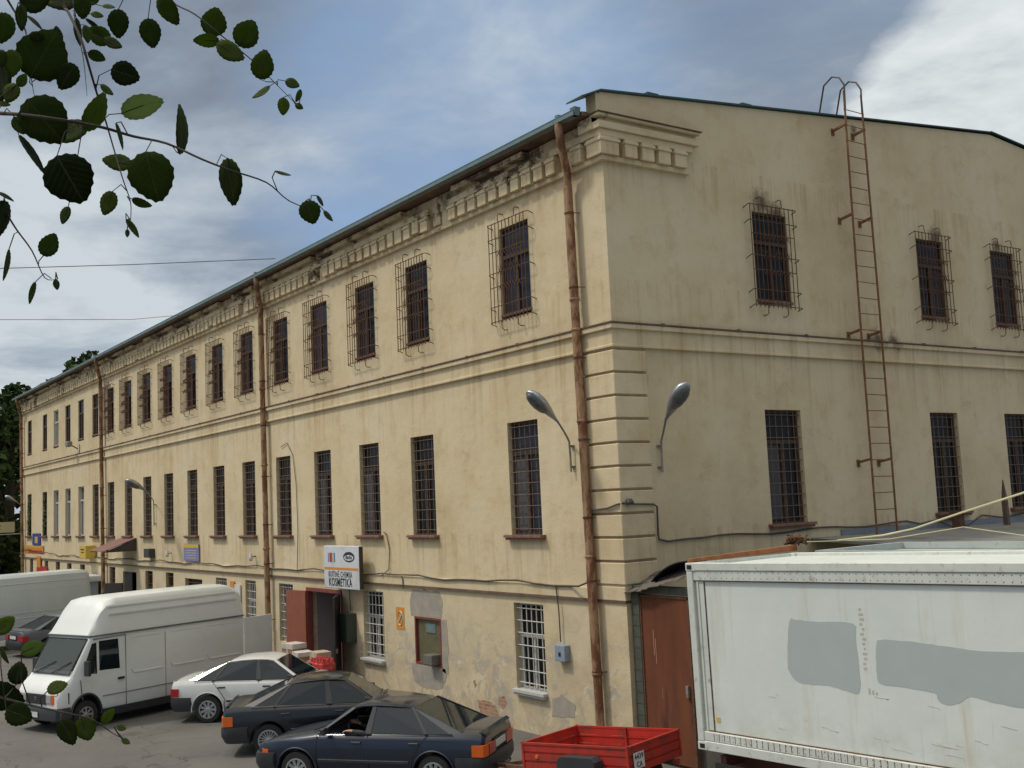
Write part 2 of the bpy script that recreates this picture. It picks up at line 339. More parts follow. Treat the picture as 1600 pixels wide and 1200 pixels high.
def asphalt():
    m = bpy.data.materials.new('old_asphalt'); m.use_nodes = True; t = m.node_tree; b = t.nodes['Principled BSDF']
    g = N(t, 'ShaderNodeTexCoord'); P = g.outputs['Object']
    c = ramp(t, noise(t, P, 0.5, 8, 0.65), [(0.3, (0.088, 0.085, 0.078)), (0.7, (0.14, 0.135, 0.123))])
    c = mixc(t, mth(t, 'MULTIPLY', ramp(t, noise(t, P, 130, 2, 0.6), [(0.4, 0.0), (0.7, 1.0)]), 0.5), c, (0.19, 0.18, 0.165))
    c = mixc(t, mth(t, 'MULTIPLY', ramp(t, noise(t, P, 0.9, 8, 0.75, 0.8), [(0.57, 0.0), (0.63, 1.0)]), 0.5), c, (0.06, 0.058, 0.055))
    vo = N(t, 'ShaderNodeTexVoronoi', feature='DISTANCE_TO_EDGE'); vo.inputs['Scale'].default_value = 0.45
    ad = N(t, 'ShaderNodeVectorMath', operation='ADD'); t.links.new(P, ad.inputs[0])
    nzc = N(t, 'ShaderNodeTexNoise'); nzc.inputs['Scale'].default_value = 1.5; t.links.new(P, nzc.inputs['Vector']); t.links.new(nzc.outputs['Color'], ad.inputs[1]); t.links.new(ad.outputs[0], vo.inputs['Vector'])
    crack = mth(t, 'LESS_THAN', vo.outputs['Distance'], 0.006)
    c = mixc(t, mth(t, 'MULTIPLY', crack, 0.6), c, (0.045, 0.042, 0.04))
    t.links.new(c, b.inputs['Base Color']); b.inputs['Roughness'].default_value = 0.85; b.inputs['Specular IOR Level'].default_value = 0.3
    bn = N(t, 'ShaderNodeBump'); bn.inputs['Strength'].default_value = 0.8; bn.inputs['Distance'].default_value = 0.006
    t.links.new(noise(t, P, 70, 5, 0.7), bn.inputs['Height']); t.links.new(bn.outputs[0], b.inputs['Normal'])
    return m
M['asphalt'] = asphalt()
# ---------------------------------------------------------------- ground
o = MB().add([(-400,-400,0),(400,-400,0),(400,400,0),(-400,400,0)], [(0,1,2,3)]).obj('ground', M['asphalt']); struct(o)

# ---------------------------------------------------------------- building
BL, BD, WT = -54.68, 26.6, 12.66         # length, depth, wall top
bld = thing('building', 'long cream plastered old block with barred windows and crumbling dentil cornice', 'building')
TX = [-3.095,-7.337,-10.13,-13.003,-15.803,-18.642,-21.418,-24.211,-26.985,-29.775,-32.502,-35.279,-37.934,-40.654,-43.371,-45.992,-48.695,-52.684]
RY = [4.613, 10.336, 13.479, 16.3, 19.1, 22.0]
TZ, MZ = (8.797, 10.724), (4.053, 6.456)
TW, MW = 1.079, 1.113
GL = [(-3.17,1.06,.85,2.64),(-10.14,1.14,.88,2.62),(-15.8,1.06,.88,2.61),(-18.66,.9,.9,2.62),(-21.35,1.06,.9,2.62),(-24.22,1.9,.9,2.5),(-26.98,.95,.9,2.65),(-29.64,1.0,.9,2.65),
      (-35.1,.95,.9,2.68),(-40.43,.95,1.9,2.68),(-43.1,.95,1.7,2.69),(-45.6,.95,1.7,2.72),(-48.3,.85,.9,2.73),(-52.1,.85,.9,2.76)]
HATCH = (-7.36,1.24,.98,2.11)
DOOR = (-13.12,2.3,0.0,2.57); DOOR2 = (-32.4,2.0,0.0,2.54)
holesL = [(x-TW/2,x+TW/2,*TZ) for x in TX] + [(x-MW/2,x+MW/2,*MZ) for x in TX] + [(x-w/2,x+w/2,a,b) for x,w,a,b in GL+[HATCH,DOOR,DOOR2]]
holesR = [(y-TW/2,y+TW/2,*TZ) for y in RY] + [(y-MW/2,y+MW/2,*MZ) for y in RY]
RD = 0.30
def grid_wall(mb, holes, u0, u1, z0, z1, place, depth=RD):
    us = sorted({u0,u1,*[h[0] for h in holes],*[h[1] for h in holes]}); zs = sorted({z0,z1,*[h[2] for h in holes],*[h[3] for h in holes]})
    for i in range(len(us)-1):
        uc = (us[i]+us[i+1])/2; hs = [h for h in holes if h[0] < uc < h[1]]
        j = 0
        while j < len(zs)-1:
            zc = (zs[j]+zs[j+1])/2
            if any(h[2] < zc < h[3] for h in hs): j += 1; continue
            k = j
            while k+1 < len(zs)-1 and not any(h[2] < (zs[k+1]+zs[k+2])/2 < h[3] for h in hs): k += 1
            mb.quad(place(us[i],0,zs[j]),place(us[i+1],0,zs[j]),place(us[i+1],0,zs[k+1]),place(us[i],0,zs[k+1])); j = k+1
    for a,b,c,d in holes:
        for p,q in (((a,c),(b,c)),((b,c),(b,d)),((b,d),(a,d)),((a,d),(a,c))):
            mb.quad(place(p[0],0,p[1]),place(q[0],0,q[1]),place(q[0],-depth,q[1]),place(p[0],-depth,p[1]))
PL = lambda u,n,z: (u,-n,z)        # left facade: u along X, n outwards
PR = lambda u,n,z: (n,u,z)         # right facade: u along Y
mb = MB()
grid_wall(mb, holesL, BL, 0, -0.2, 12.3, PL)
grid_wall(mb, holesR, 0, BD, -0.2, 12.3, PR)
mb.quad((BL,0,-.2),(BL,BD,-.2),(BL,BD,12.3),(BL,0,12.3)); mb.quad((BL,BD,-.2),(0,BD,-.2),(0,BD,12.3),(BL,BD,12.3))
RG, RZ = 13.45, 13.90
for x in (0, BL):     # gables
    mb.add([(x,0,12.3),(x,BD,12.3),(x,BD,12.63),(x,RG,RZ),(x,0,12.63)], [(0,1,2,3,4)])
mb.box(-.30,-.001,-.10,.02,12.11,12.60)
mb.obj('wall', M['wall'], bld, fix=False)
# inner dark core just behind the windows
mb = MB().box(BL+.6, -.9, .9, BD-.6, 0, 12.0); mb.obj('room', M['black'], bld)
# roof: two sloping sheets with overhang
mb = MB()
for (ya,za,yb,zb) in ((-.42,12.22,RG,RZ+.05),(RG,RZ+.05,BD+.3,12.6)):
    mb.slab([(BL-.25,ya,za),(-.30,ya,za),(-.30,yb,zb),(BL-.25,yb,zb)], (0,0,.05))
roof = mb.obj('roof', M['roof'], bld)
# raised gable edge strip
mb = MB()
for (ya,za,yb,zb) in ((-.5,12.42,0,12.645),(0,12.645,RG,RZ+.045),(RG,RZ+.06,BD+.3,12.68)):
    mb.slab([(-.42,ya,za),(.06,ya,za),(.06,yb,zb),(-.42,yb,zb)], (0,0,.03))
mb.obj('verge', M['roof'], roof)
for y, z in ((1.35,12.86),(4.1,13.12)):
    mb = MB().box(-.25,-.08,y,y+.30,z-.04,z+.05); mb.obj('vent_cap', M['roof'], roof)
# eave board and gutter
mb = MB(); mb.box(BL,-.1,-.38,-.005,12.13,12.20); mb.obj('eave_board', M['flash'], roof)
mb = MB()
mb.box(BL-.3,-.14,-.565,-.55,12.12,12.215).box(BL-.3,-.14,-.55,-.42,12.12,12.132).box(BL-.3,-.14,-.435,-.42,12.132,12.20)
mb.box(BL-.3,-.14,-.572,-.553,12.207,12.222)
for i in range(19): x = -.8-i*2.9; mb.box(x,x+.02,-.569,-.40,12.112,12.212)
mb.obj('gutter', M['gutter'], bld)
mb = MB().loft([[(-.26,-.55,12.28),(-.10,-.55,12.28),(-.10,-.40,12.28),(-.26,-.40,12.28)],[(-.23,-.52,12.12),(-.13,-.52,12.12),(-.13,-.42,12.12),(-.23,-.42,12.12)]]); mb.obj('gutter_box', M['gutter'], bld)
# cornice -------------------------------------------------------
mb = MB()
R_END = 2.35
def ledge(mb, n, z0, z1, ue=R_END, ul=BL):   # an L around the corner, proud by n
    mb.box(ul, 0, -n, .05, z0, z1); mb.box(-.05, n, -n+.0007, ue, z0+.0013, z1-.0013)
rng = random.Random(3)
def broken(mb, n, z0, z1, gapsets):
    x = BL
    for g0, g1 in sorted(gapsets): mb.box(x, g0, -n, .05, z0, z1); x = g1
    mb.box(x, 0, -n, .05, z0, z1); 
broken(mb, .05, 11.70, 12.11, [(-54,-53.9)])
broken(mb, .24, 11.98, 12.09, [(-2.35,-.42),(-7.6,-5.2),(-13,-12.6),(-20.6,-19.3),(-31,-29.4),(-41,-39),(-47,-46.5)])
broken(mb, .16, 11.72, 11.86, [(-2.2,-1.5),(-6.4,-5.5),(-20.3,-19.7),(-40.6,-40)])
broken(mb, .09, 11.24, 11.34, [(-54,-53.9)])
# the neat return on the gable side
mb.box(-.05,.10,-.0993,2.22,11.2413,11.3387)
mb.box(-.05,.22,-.2393,2.46,12.07,12.13)
mb.box(-.05,.20,-.2193,2.44,11.84,11.98)
mb.box(-.05,.12,-.1193,2.40,11.9813,12.0687)
mb.box(-.05,.15,-.1593,2.30,11.70,11.8387)
mb.box(-.43,.0,-.2387,.02,11.845,12.105)
cor = mb.obj('cornice', M['cornice'], bld, fix=True); bevel(cor, .008, 1)
mb = MB().box(-.06,.25,-.262,2.50,12.132,12.15); mb.box(-.45,-.07,-.262,-.005,12.132,12.15); mb.obj('ledge_tin', M['flash'], cor)
x = -.60; cnt = 0; far = MB()
for k in range(5):
    y0 = k*.44 + (0 if k == 0 else -.0); y1 = y0 + (.32 if k else .31)
    if k == 0: mb = MB().box(-.29,.16,-.163,.30,11.342,11.697).box(-.31,.185,-.188,.325,11.60,11.66)
    else: mb = MB().box(-.02,.18,y0,y1,11.342,11.697).box(-.02,.205,y0-.02,y1+.02,11.60,11.66)
    bevel(mb.obj('dentil', M['cornice'], cor), .008, 1); cnt += 1
while x > BL+.3:
    w = .31 + rng.uniform(-.02,.02); gone = (-6.2 < x < -5.7) or rng.random() < .03
    d = .19 if not gone else .07
    mb = MB() if cnt < 99 else far
    mb.box(x-w/2+rng.uniform(-.01,.01), x+w/2, -d, .01, 11.342+(rng.uniform(0,.08) if rng.random()<.12 else 0), 11.697)
    if not gone and rng.random()>.1: mb.box(x-w/2-.02, x+w/2+.02, -d-.025, .01, 11.60, 11.66)
    if cnt < 99: bevel(mb.obj('dentil', M['cornice'], cor), .008, 1)
    cnt += 1; x -= .427
o = far.obj('dentil_row', M['cornice'], cor); o['kind'] = 'stuff'
# belt course ---------------------------------------------------
mb = MB(); mb.box(BL-.03, 0, -.05, .05, 7.62, 8.0); mb.box(-.05,.05,-.0493,BD,7.6207,7.9993)
mb.box(BL-.03, 0, -.11, .05, 7.95, 8.055); mb.box(-.05,.11,-.1093,BD,7.9507,8.0543)
mb.box(BL-.03, 0, -.075, .05, 7.60, 7.66); mb.box(-.05,.075,-.0743,BD,7.6007,7.6593)
bc = mb.obj('belt_course', M['wall'], bld); bevel(bc, .012, 1)
mb = MB(); mb.box(BL-.05, .13, -.13, .0, 8.057, 8.085); mb.box(0.001,.13,.0007,BD,8.0577,8.0843)
for x in range(27): xx = -1-2*x; mb.box(xx,xx+.04,-.14,0,8.05,8.10)
for y in range(12): yy = 1.2+2.1*y; mb.box(0,.14,yy,yy+.05,8.05,8.105)
mb.obj('ledge_tin', M['flash'], bc)
# plinth band and its red-brown edge ---------------------------
mb = MB(); mb.box(BL-.02, .0, -.045, .02, 2.84, 3.06)
mb.box(-.96,.035,-.055,.3,2.841,3.10)
pb = mb.obj('plinth_band', M['wall'], bld); bevel(pb, .01, 1)
mb = MB().box(BL-.02, .045, -.062, .0, 2.80, 2.838); mb.box(.001,.045,.001,.12,2.801,2.837); mb.obj('band_edge', M['flash'], pb)
mb = MB().box(-.90,.03,-.03,.62,-.1,2.80); mb.obj('corner_pier', M['wall'], bld)
# quoins -------------------------------------------------------
mb = MB(); z = 3.13; q = 0
while z < 7.55:
    z1 = min(z+.445, 7.6)
    mb.box(-.88, .068, -.068, .76, z+.012, z1-.034); z = z1; q += 1
qn = mb.obj('quoin_stack', M['wall'], bld); bevel(qn, .012, 1)
mb = MB().box(-.86,.03,-.03,.74,3.10,7.60); mb.obj('quoin_back', M['wall'], qn)
mb = MB(); z = 3.13
while z < 7.55:
    z1 = min(z+.445, 7.6); mb.box(-.885,.045,-.045,.765,z1-.034,z1-.004); z = z1
mb.obj('joint_stain', mat('brown_joint_dirt',(0.27,0.175,0.095),0.9,0,0.3,5), qn)
# cement patches and bare brick --------------------------------
def blotch(name, pts, m, n0=-.02, t=.004, place=PL):
    poly = []
    r_ = random.Random(len(pts)*7+int(abs(pts[0][0])*10))
    for i in range(len(pts)):
        a = Vector(pts[i]); b = Vector(pts[(i+1)%len(pts)])
        for k in range(5):
            p = a.lerp(b, k/5) + Vector((r_.uniform(-1,1), r_.uniform(-1,1)))*min((b-a).length*.05, .03); poly.append(p)
    off = Vector(place(0,t,0)); s = MB().slab([place(p.x,0.001,p.y) for p in poly], off)
    return s.obj(name, m, bld)
# frame of grey cement around the hatch, in four pieces
blotch('cement_patch', [(-8.15,2.12),(-6.7,2.12),(-6.62,2.5),(-6.75,2.72),(-7.3,2.76),(-8.05,2.74),(-8.18,2.5)], M['cement'])
blotch('cement_patch', [(-6.735,.9),(-6.5,.85),(-6.42,1.5),(-6.48,2.1),(-6.735,2.1)], M['cement'])
blotch('cement_patch', [(-8.2,.97),(-8.1,.55),(-7.5,.42),(-6.8,.5),(-6.55,.8),(-6.6,.97)], M['cement'])
blotch('cement_patch', [(-2.5,.42),(-1.75,.5),(-1.7,.75),(-2.1,.9),(-2.45,.8)], M['cement'])
blotch('brick_patch', [(-5.30,.42),(-5.0,.47),(-4.55,.40),(-4.42,.15),(-4.7,.02),(-5.15,.10)], M['brick'])
blotch('brick_patch', [(-4.42,.60),(-4.2,.64),(-4.12,.5),(-4.25,.36),(-4.45,.42)], M['brick'])
blotch('brick_patch', [(-5.42,.82),(-5.35,.86),(-5.28,.76),(-5.36,.68)], M['brick'])
# ---- windows ------------------------------------------------------------
def frame_mb(w, z0, z1, depth, tr, t=.05, mull=True, panes=True):
    """wood frame in the opening, local x = u, y = into the wall"""
    mb = MB(); h = z1-z0; y0, y1 = depth-.06, depth
    mb.box(-w/2,-w/2+t,y0,y1,0,h); mb.box(w/2-t,w/2,y0,y1,0,h); mb.box(-w/2+t,w/2-t,y0,y1,0,t); mb.box(-w/2+t,w/2-t,y0,y1,h-t,h)
    zt = h*tr; mb.box(-w/2+t,w/2-t,y0-.015,y1,zt-.04,zt+.04)
    if mull: mb.box(-.035,.035,y0-.01,y1,t,zt-.04)
    for sx in (-1,1):
        c = sx*(w/4); mb.box(c-w/4+.06,c-w/4+.095,y0+.015,y1,t,zt-.04) if sx<0 else mb.box(c+w/4-.095,c+w/4-.06,y0+.015,y1,t,zt-.04)
    return mb
def pane_mb(w, h, depth): return MB().box(-w/2+.03,w/2-.03,depth-.02,depth-.012,.03,h-.03)
def cage_mb(w, h):
    mb = MB(); s = -.15; zb, zt = -.18, h+.13; r = .0105
    a, b = -w/2-.21, w/2+.05
    nv = 11
    for i in range(nv):
        x = a+(b-a)*i/(nv-1); mb.bar((x,s,zb),(x,s,zt),r,5)
    hz = [zt-.02, zt-.36, zt-.36-(zt-zb)*.13, (zb+zt)/2-.0, zb+(zt-zb)*.36, zb+.38, zb+.05]
    for j, z in enumerate(hz):
        long = j in (0,1,3,5,6)
        if long:
            mb.path([(a-.04,-.0,z-.06),(a-.05,s*.8,z-.02),(a-.03,s,z),(b+.10,s,z),(b+.14,s*.8,z-.005),(b+.14,-.0,z-.04)], r, 5)
        else: mb.bar((a,s,z),(b,s,z),r,5)
    for x in (a+(b-a)*.28, a+(b-a)*.74):
        mb.path([(x,s,zt),(x,s*.95,zt+.15),(x,s*.7,zt+.18),(x,0,zt+.17)], r, 5)
        mb.path([(x,s,zb+.05),(x,s*.95,zb-.12),(x,s*.5,zb-.16),(x,0,zb-.14)], r, 5)
    # scrollwork: three rows of lozenge ribbons
    for zc, amp in ((h*.70,.06),(h*.50,.09),(h*.31,.06)):
        k = 8; xs = [-w/2+.12+(w-.24)*i/k for i in range(k+1)]
        for sg_ in (1,-1):
            mb.path([(x, s-.01, zc+sg_*amp*(1 if i%2 else -1)) for i, x in enumerate(xs)], .008, 4)
    return mb
def recess_grille_mb(w, h, y, nv, nh, r=.010, jig=0.0):
    mb = MB(); rr = random.Random(5)
    for i in range(nv): x = -w/2+w*(i+1)/(nv+1); mb.bar((x,y,.01),(x+rr.uniform(-jig,jig),y,h-.01),r,5)
    for j in range(nh): z = h*(j+.55)/nh; mb.bar((-w/2,y-.012,z),(w/2,y-.012,z),r*.95,5)
    return mb
def sill_mb(w, deep=.14, th=.09, over=.12, z=-.0):
    mb = MB(); mb.box(-w/2-over,w/2+over,-deep,.22,z-th*.45,z+.012); mb.box(-w/2-over+.03,w/2+over-.03,-deep+.03,.02,z-th,z-th*.45-.002); return mb
hT, hM = TZ[1]-TZ[0], MZ[1]-MZ[0]
def meshes(**k): return k
def mk(mb, name, m, smooth=None):
    me = mb.mesh(name, smooth); me.materials.append(m); return me
DT, DM = .11, .17
me_frT = mk(frame_mb(TW,0,hT,DT,.66), 'window', M['wood']); me_frM = mk(frame_mb(MW,0,hM,DM,.72), 'window', M['wood'])
me_frTw = mk(frame_mb(TW,0,hT,DT,.66,.07), 'window', M['white_wood']); me_frMw = mk(frame_mb(MW,0,hM,DM,.72,.07), 'window', M['white_wood'])
me_pT = mk(pane_mb(TW,hT,DT), 'pane', M['pane']); me_pTb = mk(pane_mb(TW,hT,DT), 'pane', M['pane_b']); me_pTc = mk(pane_mb(TW,hT,DT), 'pane', M['curtain'])
me_pM = mk(pane_mb(MW,hM,DM), 'pane', M['pane']); me_pMb = mk(pane_mb(MW,hM,DM), 'pane', M['pane_b']); me_pMc = mk(pane_mb(MW,hM,DM), 'pane', M['curtain'])
me_cage = mk(cage_mb(TW,hT), 'grille', M['rust'])
me_gM = mk(recess_grille_mb(MW,hM,.06,5,10,.0095,.01), 'grille', M['paleiron']); me_gT = mk(recess_grille_mb(TW,hT,.07,4,7), 'grille', M['rust'])
me_sM = mk(sill_mb(MW), 'sill', M['sill']); me_sT = mk(sill_mb(TW,.03,.09,.02), 'sill', M['sill'])
me_cur = mk(MB().box(-MW/2+.06,-.05,.141,.146,.1,hM*.7), 'curtain', M['curtain'])
def put_window(frame, pane, sill, grille, u, z, side, extra=None):
    loc, rz = ((u,0,z),0) if side == 'L' else ((0,u,z), math.pi/2)
    f = link('window', frame, bld, loc, rz); link('pane', pane, f)
    if sill: link('sill', sill, f)
    if grille: link('grille', grille, f)
    if extra: link(extra.name.split('.')[0], extra, f)
    return f
for i, x in enumerate(TX):
    if i < 12: put_window(me_frT, me_pTb if i in (0,3) else me_pT, me_sT, me_cage, x, TZ[0], 'L')
    elif i in (15,): put_window(me_frTw, me_pTc, me_sT, None, x, TZ[0], 'L')
    else: put_window(me_frT, me_pT, me_sT, me_gT if i == 12 else None, x, TZ[0], 'L')
for i, x in enumerate(TX):
    if i < 13: put_window(me_frM, me_pMb if i in (0,) else me_pM, me_sM, me_gM, x, MZ[0], 'L', me_cur if i in (0,2,3) else None)
    elif i < 16: put_window(me_frMw, me_pMc if i != 14 else me_pMb, me_sM, None, x, MZ[0], 'L')
    else: put_window(me_frM, me_pM, me_sM, None, x, MZ[0], 'L')
for y in RY:
    put_window(me_frT, me_pT, me_sT, me_cage, y, TZ[0], 'R'); put_window(me_frM, me_pM, me_sM, me_gM, y, MZ[0], 'R', me_cur if y < 5 else None)
for (x,w,a,b) in GL:
    h = b-a; near = x > -23
    mbf = frame_mb(w,0,h,.20,.62,.05); f = mbf.obj('window', M['white_wood'] if near else M['wood'], bld, loc=(x,0,a))
    pane_mb(w,h,.20).obj('pane', M['pane'], f)
    if near:
        recess_grille_mb(w,h,.08,5,7,.014).obj('grille', M['white_iron'], f)
        if x > -12: sill_mb(w,.12,.10,.03).obj('sill', M['white_wood'], f)
    else: recess_grille_mb(w,h,.06,4,5,.012).obj('grille', M['rust'], f)
# ivy in the last two middle windows
leafg = mat('ivy_leaf', (0.05,0.085,0.025), 0.6, 0, 0.4, 20)
for x in TX[16:]:
    mb = MB(); rr = random.Random(int(-x))
    for k in range(330):
        side = rr.random(); px_ = -MW/2 + .05 + abs(rr.gauss(0,.16)) if side < .7 else rr.uniform(-MW/2,MW/2)
        pz = rr.uniform(.02,hM-.1); c = Vector((min(px_,MW/2-.05),rr.uniform(-.02,.12),pz)); s_ = rr.uniform(.03,.06)
        a = Vector((rr.uniform(-1,1),rr.uniform(-.6,.6),rr.uniform(-1,1))).normalized()*s_; b2 = a.cross(Vector((rr.uniform(-.4,.4),1,rr.uniform(-.4,.4)))).normalized()*s_
        mb.quad(c-a,c-b2,c+a,c+b2)
    iv = mb.obj('window_ivy', leafg, None, fix=False, loc=(x,0,MZ[0]))
    tag(iv, 'green climbing ivy filling the last middle-floor window before the far corner' if x < -50 else 'green climbing ivy in the middle-floor window second from the far corner', 'plant', 'ivy growing in windows')
# ---- hatch -------------------------------------------------------------
x,w,a,b = HATCH
M['olive'] = mat('olive_steel', (0.13,0.115,0.055), 0.6, 0.1, 0.15, 6, dark=(0.07,0.06,0.04), dscale=4)
M['redframe'] = mat('dark_red_frame', (0.20,0.045,0.035), 0.6, 0, 0.2, 8)
mb = MB().box(-w/2+.05,w/2-.05,.06,.10,.05,b-a-.05); ht = mb.obj('hatch', M['olive'], bld, loc=(x,0,a))
mb = MB(); h = b-a
mb.box(-w/2,-w/2+.05,-.01,.12,0,h); mb.box(w/2-.05,w/2,-.01,.12,0,h); mb.box(-w/2+.05,w/2-.05,-.01,.12,h-.05,h); mb.box(-w/2+.05,w/2-.05,-.01,.12,0,.05); mb.obj('frame', M['redframe'], ht)
o = MB().box(-.18,.28,.045,.062,.76,.98).obj('peephole', M['gutter'], ht); bevel(o,.03,3,60)
o = MB().box(.10,.50,-.22,.06,.06,.30).obj('tray', mat('grey_steel',(0.16,0.16,0.14),0.5,0.3), ht); bevel(o,.02,2)
# ---- shop door -------------------------------------------------------
x,w,a,b = DOOR
M['reddoor'] = mat('red_brown_door_paint', (0.27,0.085,0.045), 0.5, 0, 0.12, 4, dark=(0.20,0.05,0.03), dscale=3)
M['lilac'] = mat('lilac_grey_interior', (0.26,0.22,0.22), 0.8, 0, 0.06)
M['darkdoor'] = mat('dark_door_steel', (0.05,0.045,0.04), 0.6, 0.1)
dr_ = MB().box(-w/2,-w/2+.08,-.03,.14,0,b).box(w/2-.08,w/2,-.03,.14,0,b).box(-w/2,w/2,-.035,.14,b-.10,b-.002).obj('door_frame', M['redframe'], bld, loc=(x,0,0))
lf = MB().box(0,1.10,-.03,.02,.04,b-.10).obj('door', M['reddoor'], bld, loc=(x-w/2+.04,-.06,0), rotz=math.radians(187))
MB().box(.92,.98,-.08,-.03,1.0,1.12).obj('handle', M['metal'], lf)
rf = MB().box(-1.08,0,-.02,.02,.04,b-.10).obj('door', M['darkdoor'], bld, loc=(x+w/2-.04,-.06,0), rotz=math.radians(146))
MB().box(-1.0,-.94,-.07,-.02,1.0,1.12).obj('handle', M['metal'], rf)
mb = MB().box(-w/2,w/2,.86,.89,0,b).box(-w/2,-w/2+.02,.3,.88,0,b).box(w/2-.02,w/2,.3,.88,0,b).box(-w/2,w/2,.3,.88,b-.02,b+.0).box(-w/2,w/2,.3,.88,-.0,.03)
mb.obj('vestibule', M['lilac'], bld, loc=(x,0,0))
x,w,a,b = DOOR2
MB().box(-w/2,0,.1,.14,0,b).obj('door', M['darkdoor'], bld, loc=(x,0,0)); MB().box(-.95,0,-.02,.02,.04,b-.5).obj('door', M['darkdoor'], bld, loc=(x-w/2,-.02,0), rotz=math.radians(35+180-180))
MB().box(0,w/2,.28,.3,0,b).obj('doorway_back', M['black'], bld, loc=(x,0,0))
# ---- drainpipes ----------------------------------------------------------
def drainpipe(x0, xm, x1):
    mb = MB(); z = 11.9; R = .085
    mb.path([(x0,-.50,12.1),(x0,-.50,11.98),(x0*.8+xm*.2,-.42,11.7),(x0*.2+xm*.8,-.20,11.2),(xm,-.17,10.9)], R*.95, 10)
    zs = [10.95,8.6,8.0,6.2,3.6,1.4,.28]; L = len(zs)
    for i in range(L-1):
        xa = xm+(x1-xm)*(10.95-zs[i])/10.7; xb = xm+(x1-xm)*(10.95-zs[i+1])/10.7
        mb.bar((xa,-.17,zs[i]+.05),(xb,-.17,zs[i+1]),R*(1 if i%2 else 1.06),10)
        mb.lathe([(R+.012,-.03),(R+.022,-.015),(R+.022,.015),(R+.012,.03)],(xb,-.17,zs[i+1]+.06),'z',10)
    mb.path([(x1,-.17,.3),(x1,-.20,.15),(x1,-.36,.06)], R, 10)
    p = mb.obj('drainpipe', M['pipe'], bld, smooth=50)
    mb = MB()
    for z in (10.4,8.9,7.5,5.9,4.4,3.2,1.5):
        xx = xm+(x1-xm)*(10.95-z)/10.7
        mb = MB().lathe([(R+.012,-.02),(R+.014,.02)],(xx,-.17,z),'z',12); mb.bar((xx-.09,-.17,z),(xx-.13,.0,z),.01,5); mb.bar((xx+.09,-.17,z),(xx+.13,.0,z),.01,5)
        mb.obj('pipe_clamp', M['rust'], p)
    mb = MB().bar((x0,-.50,12.28),(x0,-.50,12.08),.07,8); mb.obj('spout', M['gutter'], p)
drainpipe(-.69,-.92,-.75); drainpipe(-16.44,-16.95,-16.8); drainpipe(-35.8,-36.35,-35.9); drainpipe(-53.8,-54.3,-53.6)
# ---- parapet wall side note: second small roof edge on the far end -------
# ---- canopy over far door ------------------------------------------------
cn = thing('canopy', 'rusty brown sheet canopy sloping over the far doorway beside the drainpipe', 'canopy', (-32.45,0,3.45))
MB().slab([(-1.15,-.02,.50),(1.15,-.02,.50),(1.15,-1.35,.02),(-1.15,-1.35,.02)],(0,0,.03)).obj('sheet', mat('brown_canopy_tin',(0.20,0.095,0.075),0.6,0.1,0.15,3), cn)
MB().slab([(1.1,-.02,.49),(1.1,-1.3,.01),(1.1,-.02,.01)],(.02,0,0)).obj('side_panel', M['darkdoor'], cn)
[MB().bar((q,-.01,0),(q,-1.3,.0),.02).obj('bracket', M['rust'], cn) for q in (-1.1,1.1)]
# ---- ladder ---------------------------------------------------------------
ld = thing('ladder', 'tall rusty iron ladder fixed to the gable wall with looped rails over the roof edge', 'ladder', (.36,7.33,3.7))
mb = MB(); wl = .36
for s in (-1,1):
    mb.path([(0,s*wl+.0,-.05),(0,s*wl,5),(0,s*(wl-.04),10.15)], .024, 6)
    mb.obj('rail', M['ladder'], ld, smooth=50) if False else None
rails = []
for s in (-1,1):
    mb = MB().path([(0,s*wl,-.02),(0,s*wl,5),(0,s*(wl-.05),10.12)], .024, 6); mb.obj('rail', M['ladder'], ld, smooth=50)
for s in (-1,1):
    y = s*(wl-.06); mb = MB().path([(0,y,9.7),(.02,y,10.25),(-.10,y,10.46),(-.30,y,10.55),(-.55,y,10.42),(-.80,y,9.6)], .02, 6); mb.obj('hoop', M['darkdoor'], ld, smooth=50)
MB().bar((-.80,-wl+.06,9.66),(-.80,wl-.06,9.66),.014).obj('tie_bar', M['darkdoor'], ld)
for k in range(27):
    z = .18+k*.365; MB().bar((0,-wl,z),(0,wl,z+random.uniform(-.01,.01)),.011,5).obj('rung', M['ladder'], ld)
for z in (9.25,7.15,4.5,1.6):
    for s in (-1,1):
        mb = MB().bar((0,s*wl,z+.06),(-.36,s*wl-.0,z),.025,4); mb.box(-.37,-.34,s*wl-.05,s*wl+.05,z-.1,z+.06); mb.obj('wall_bracket', M['ladder'], ld)
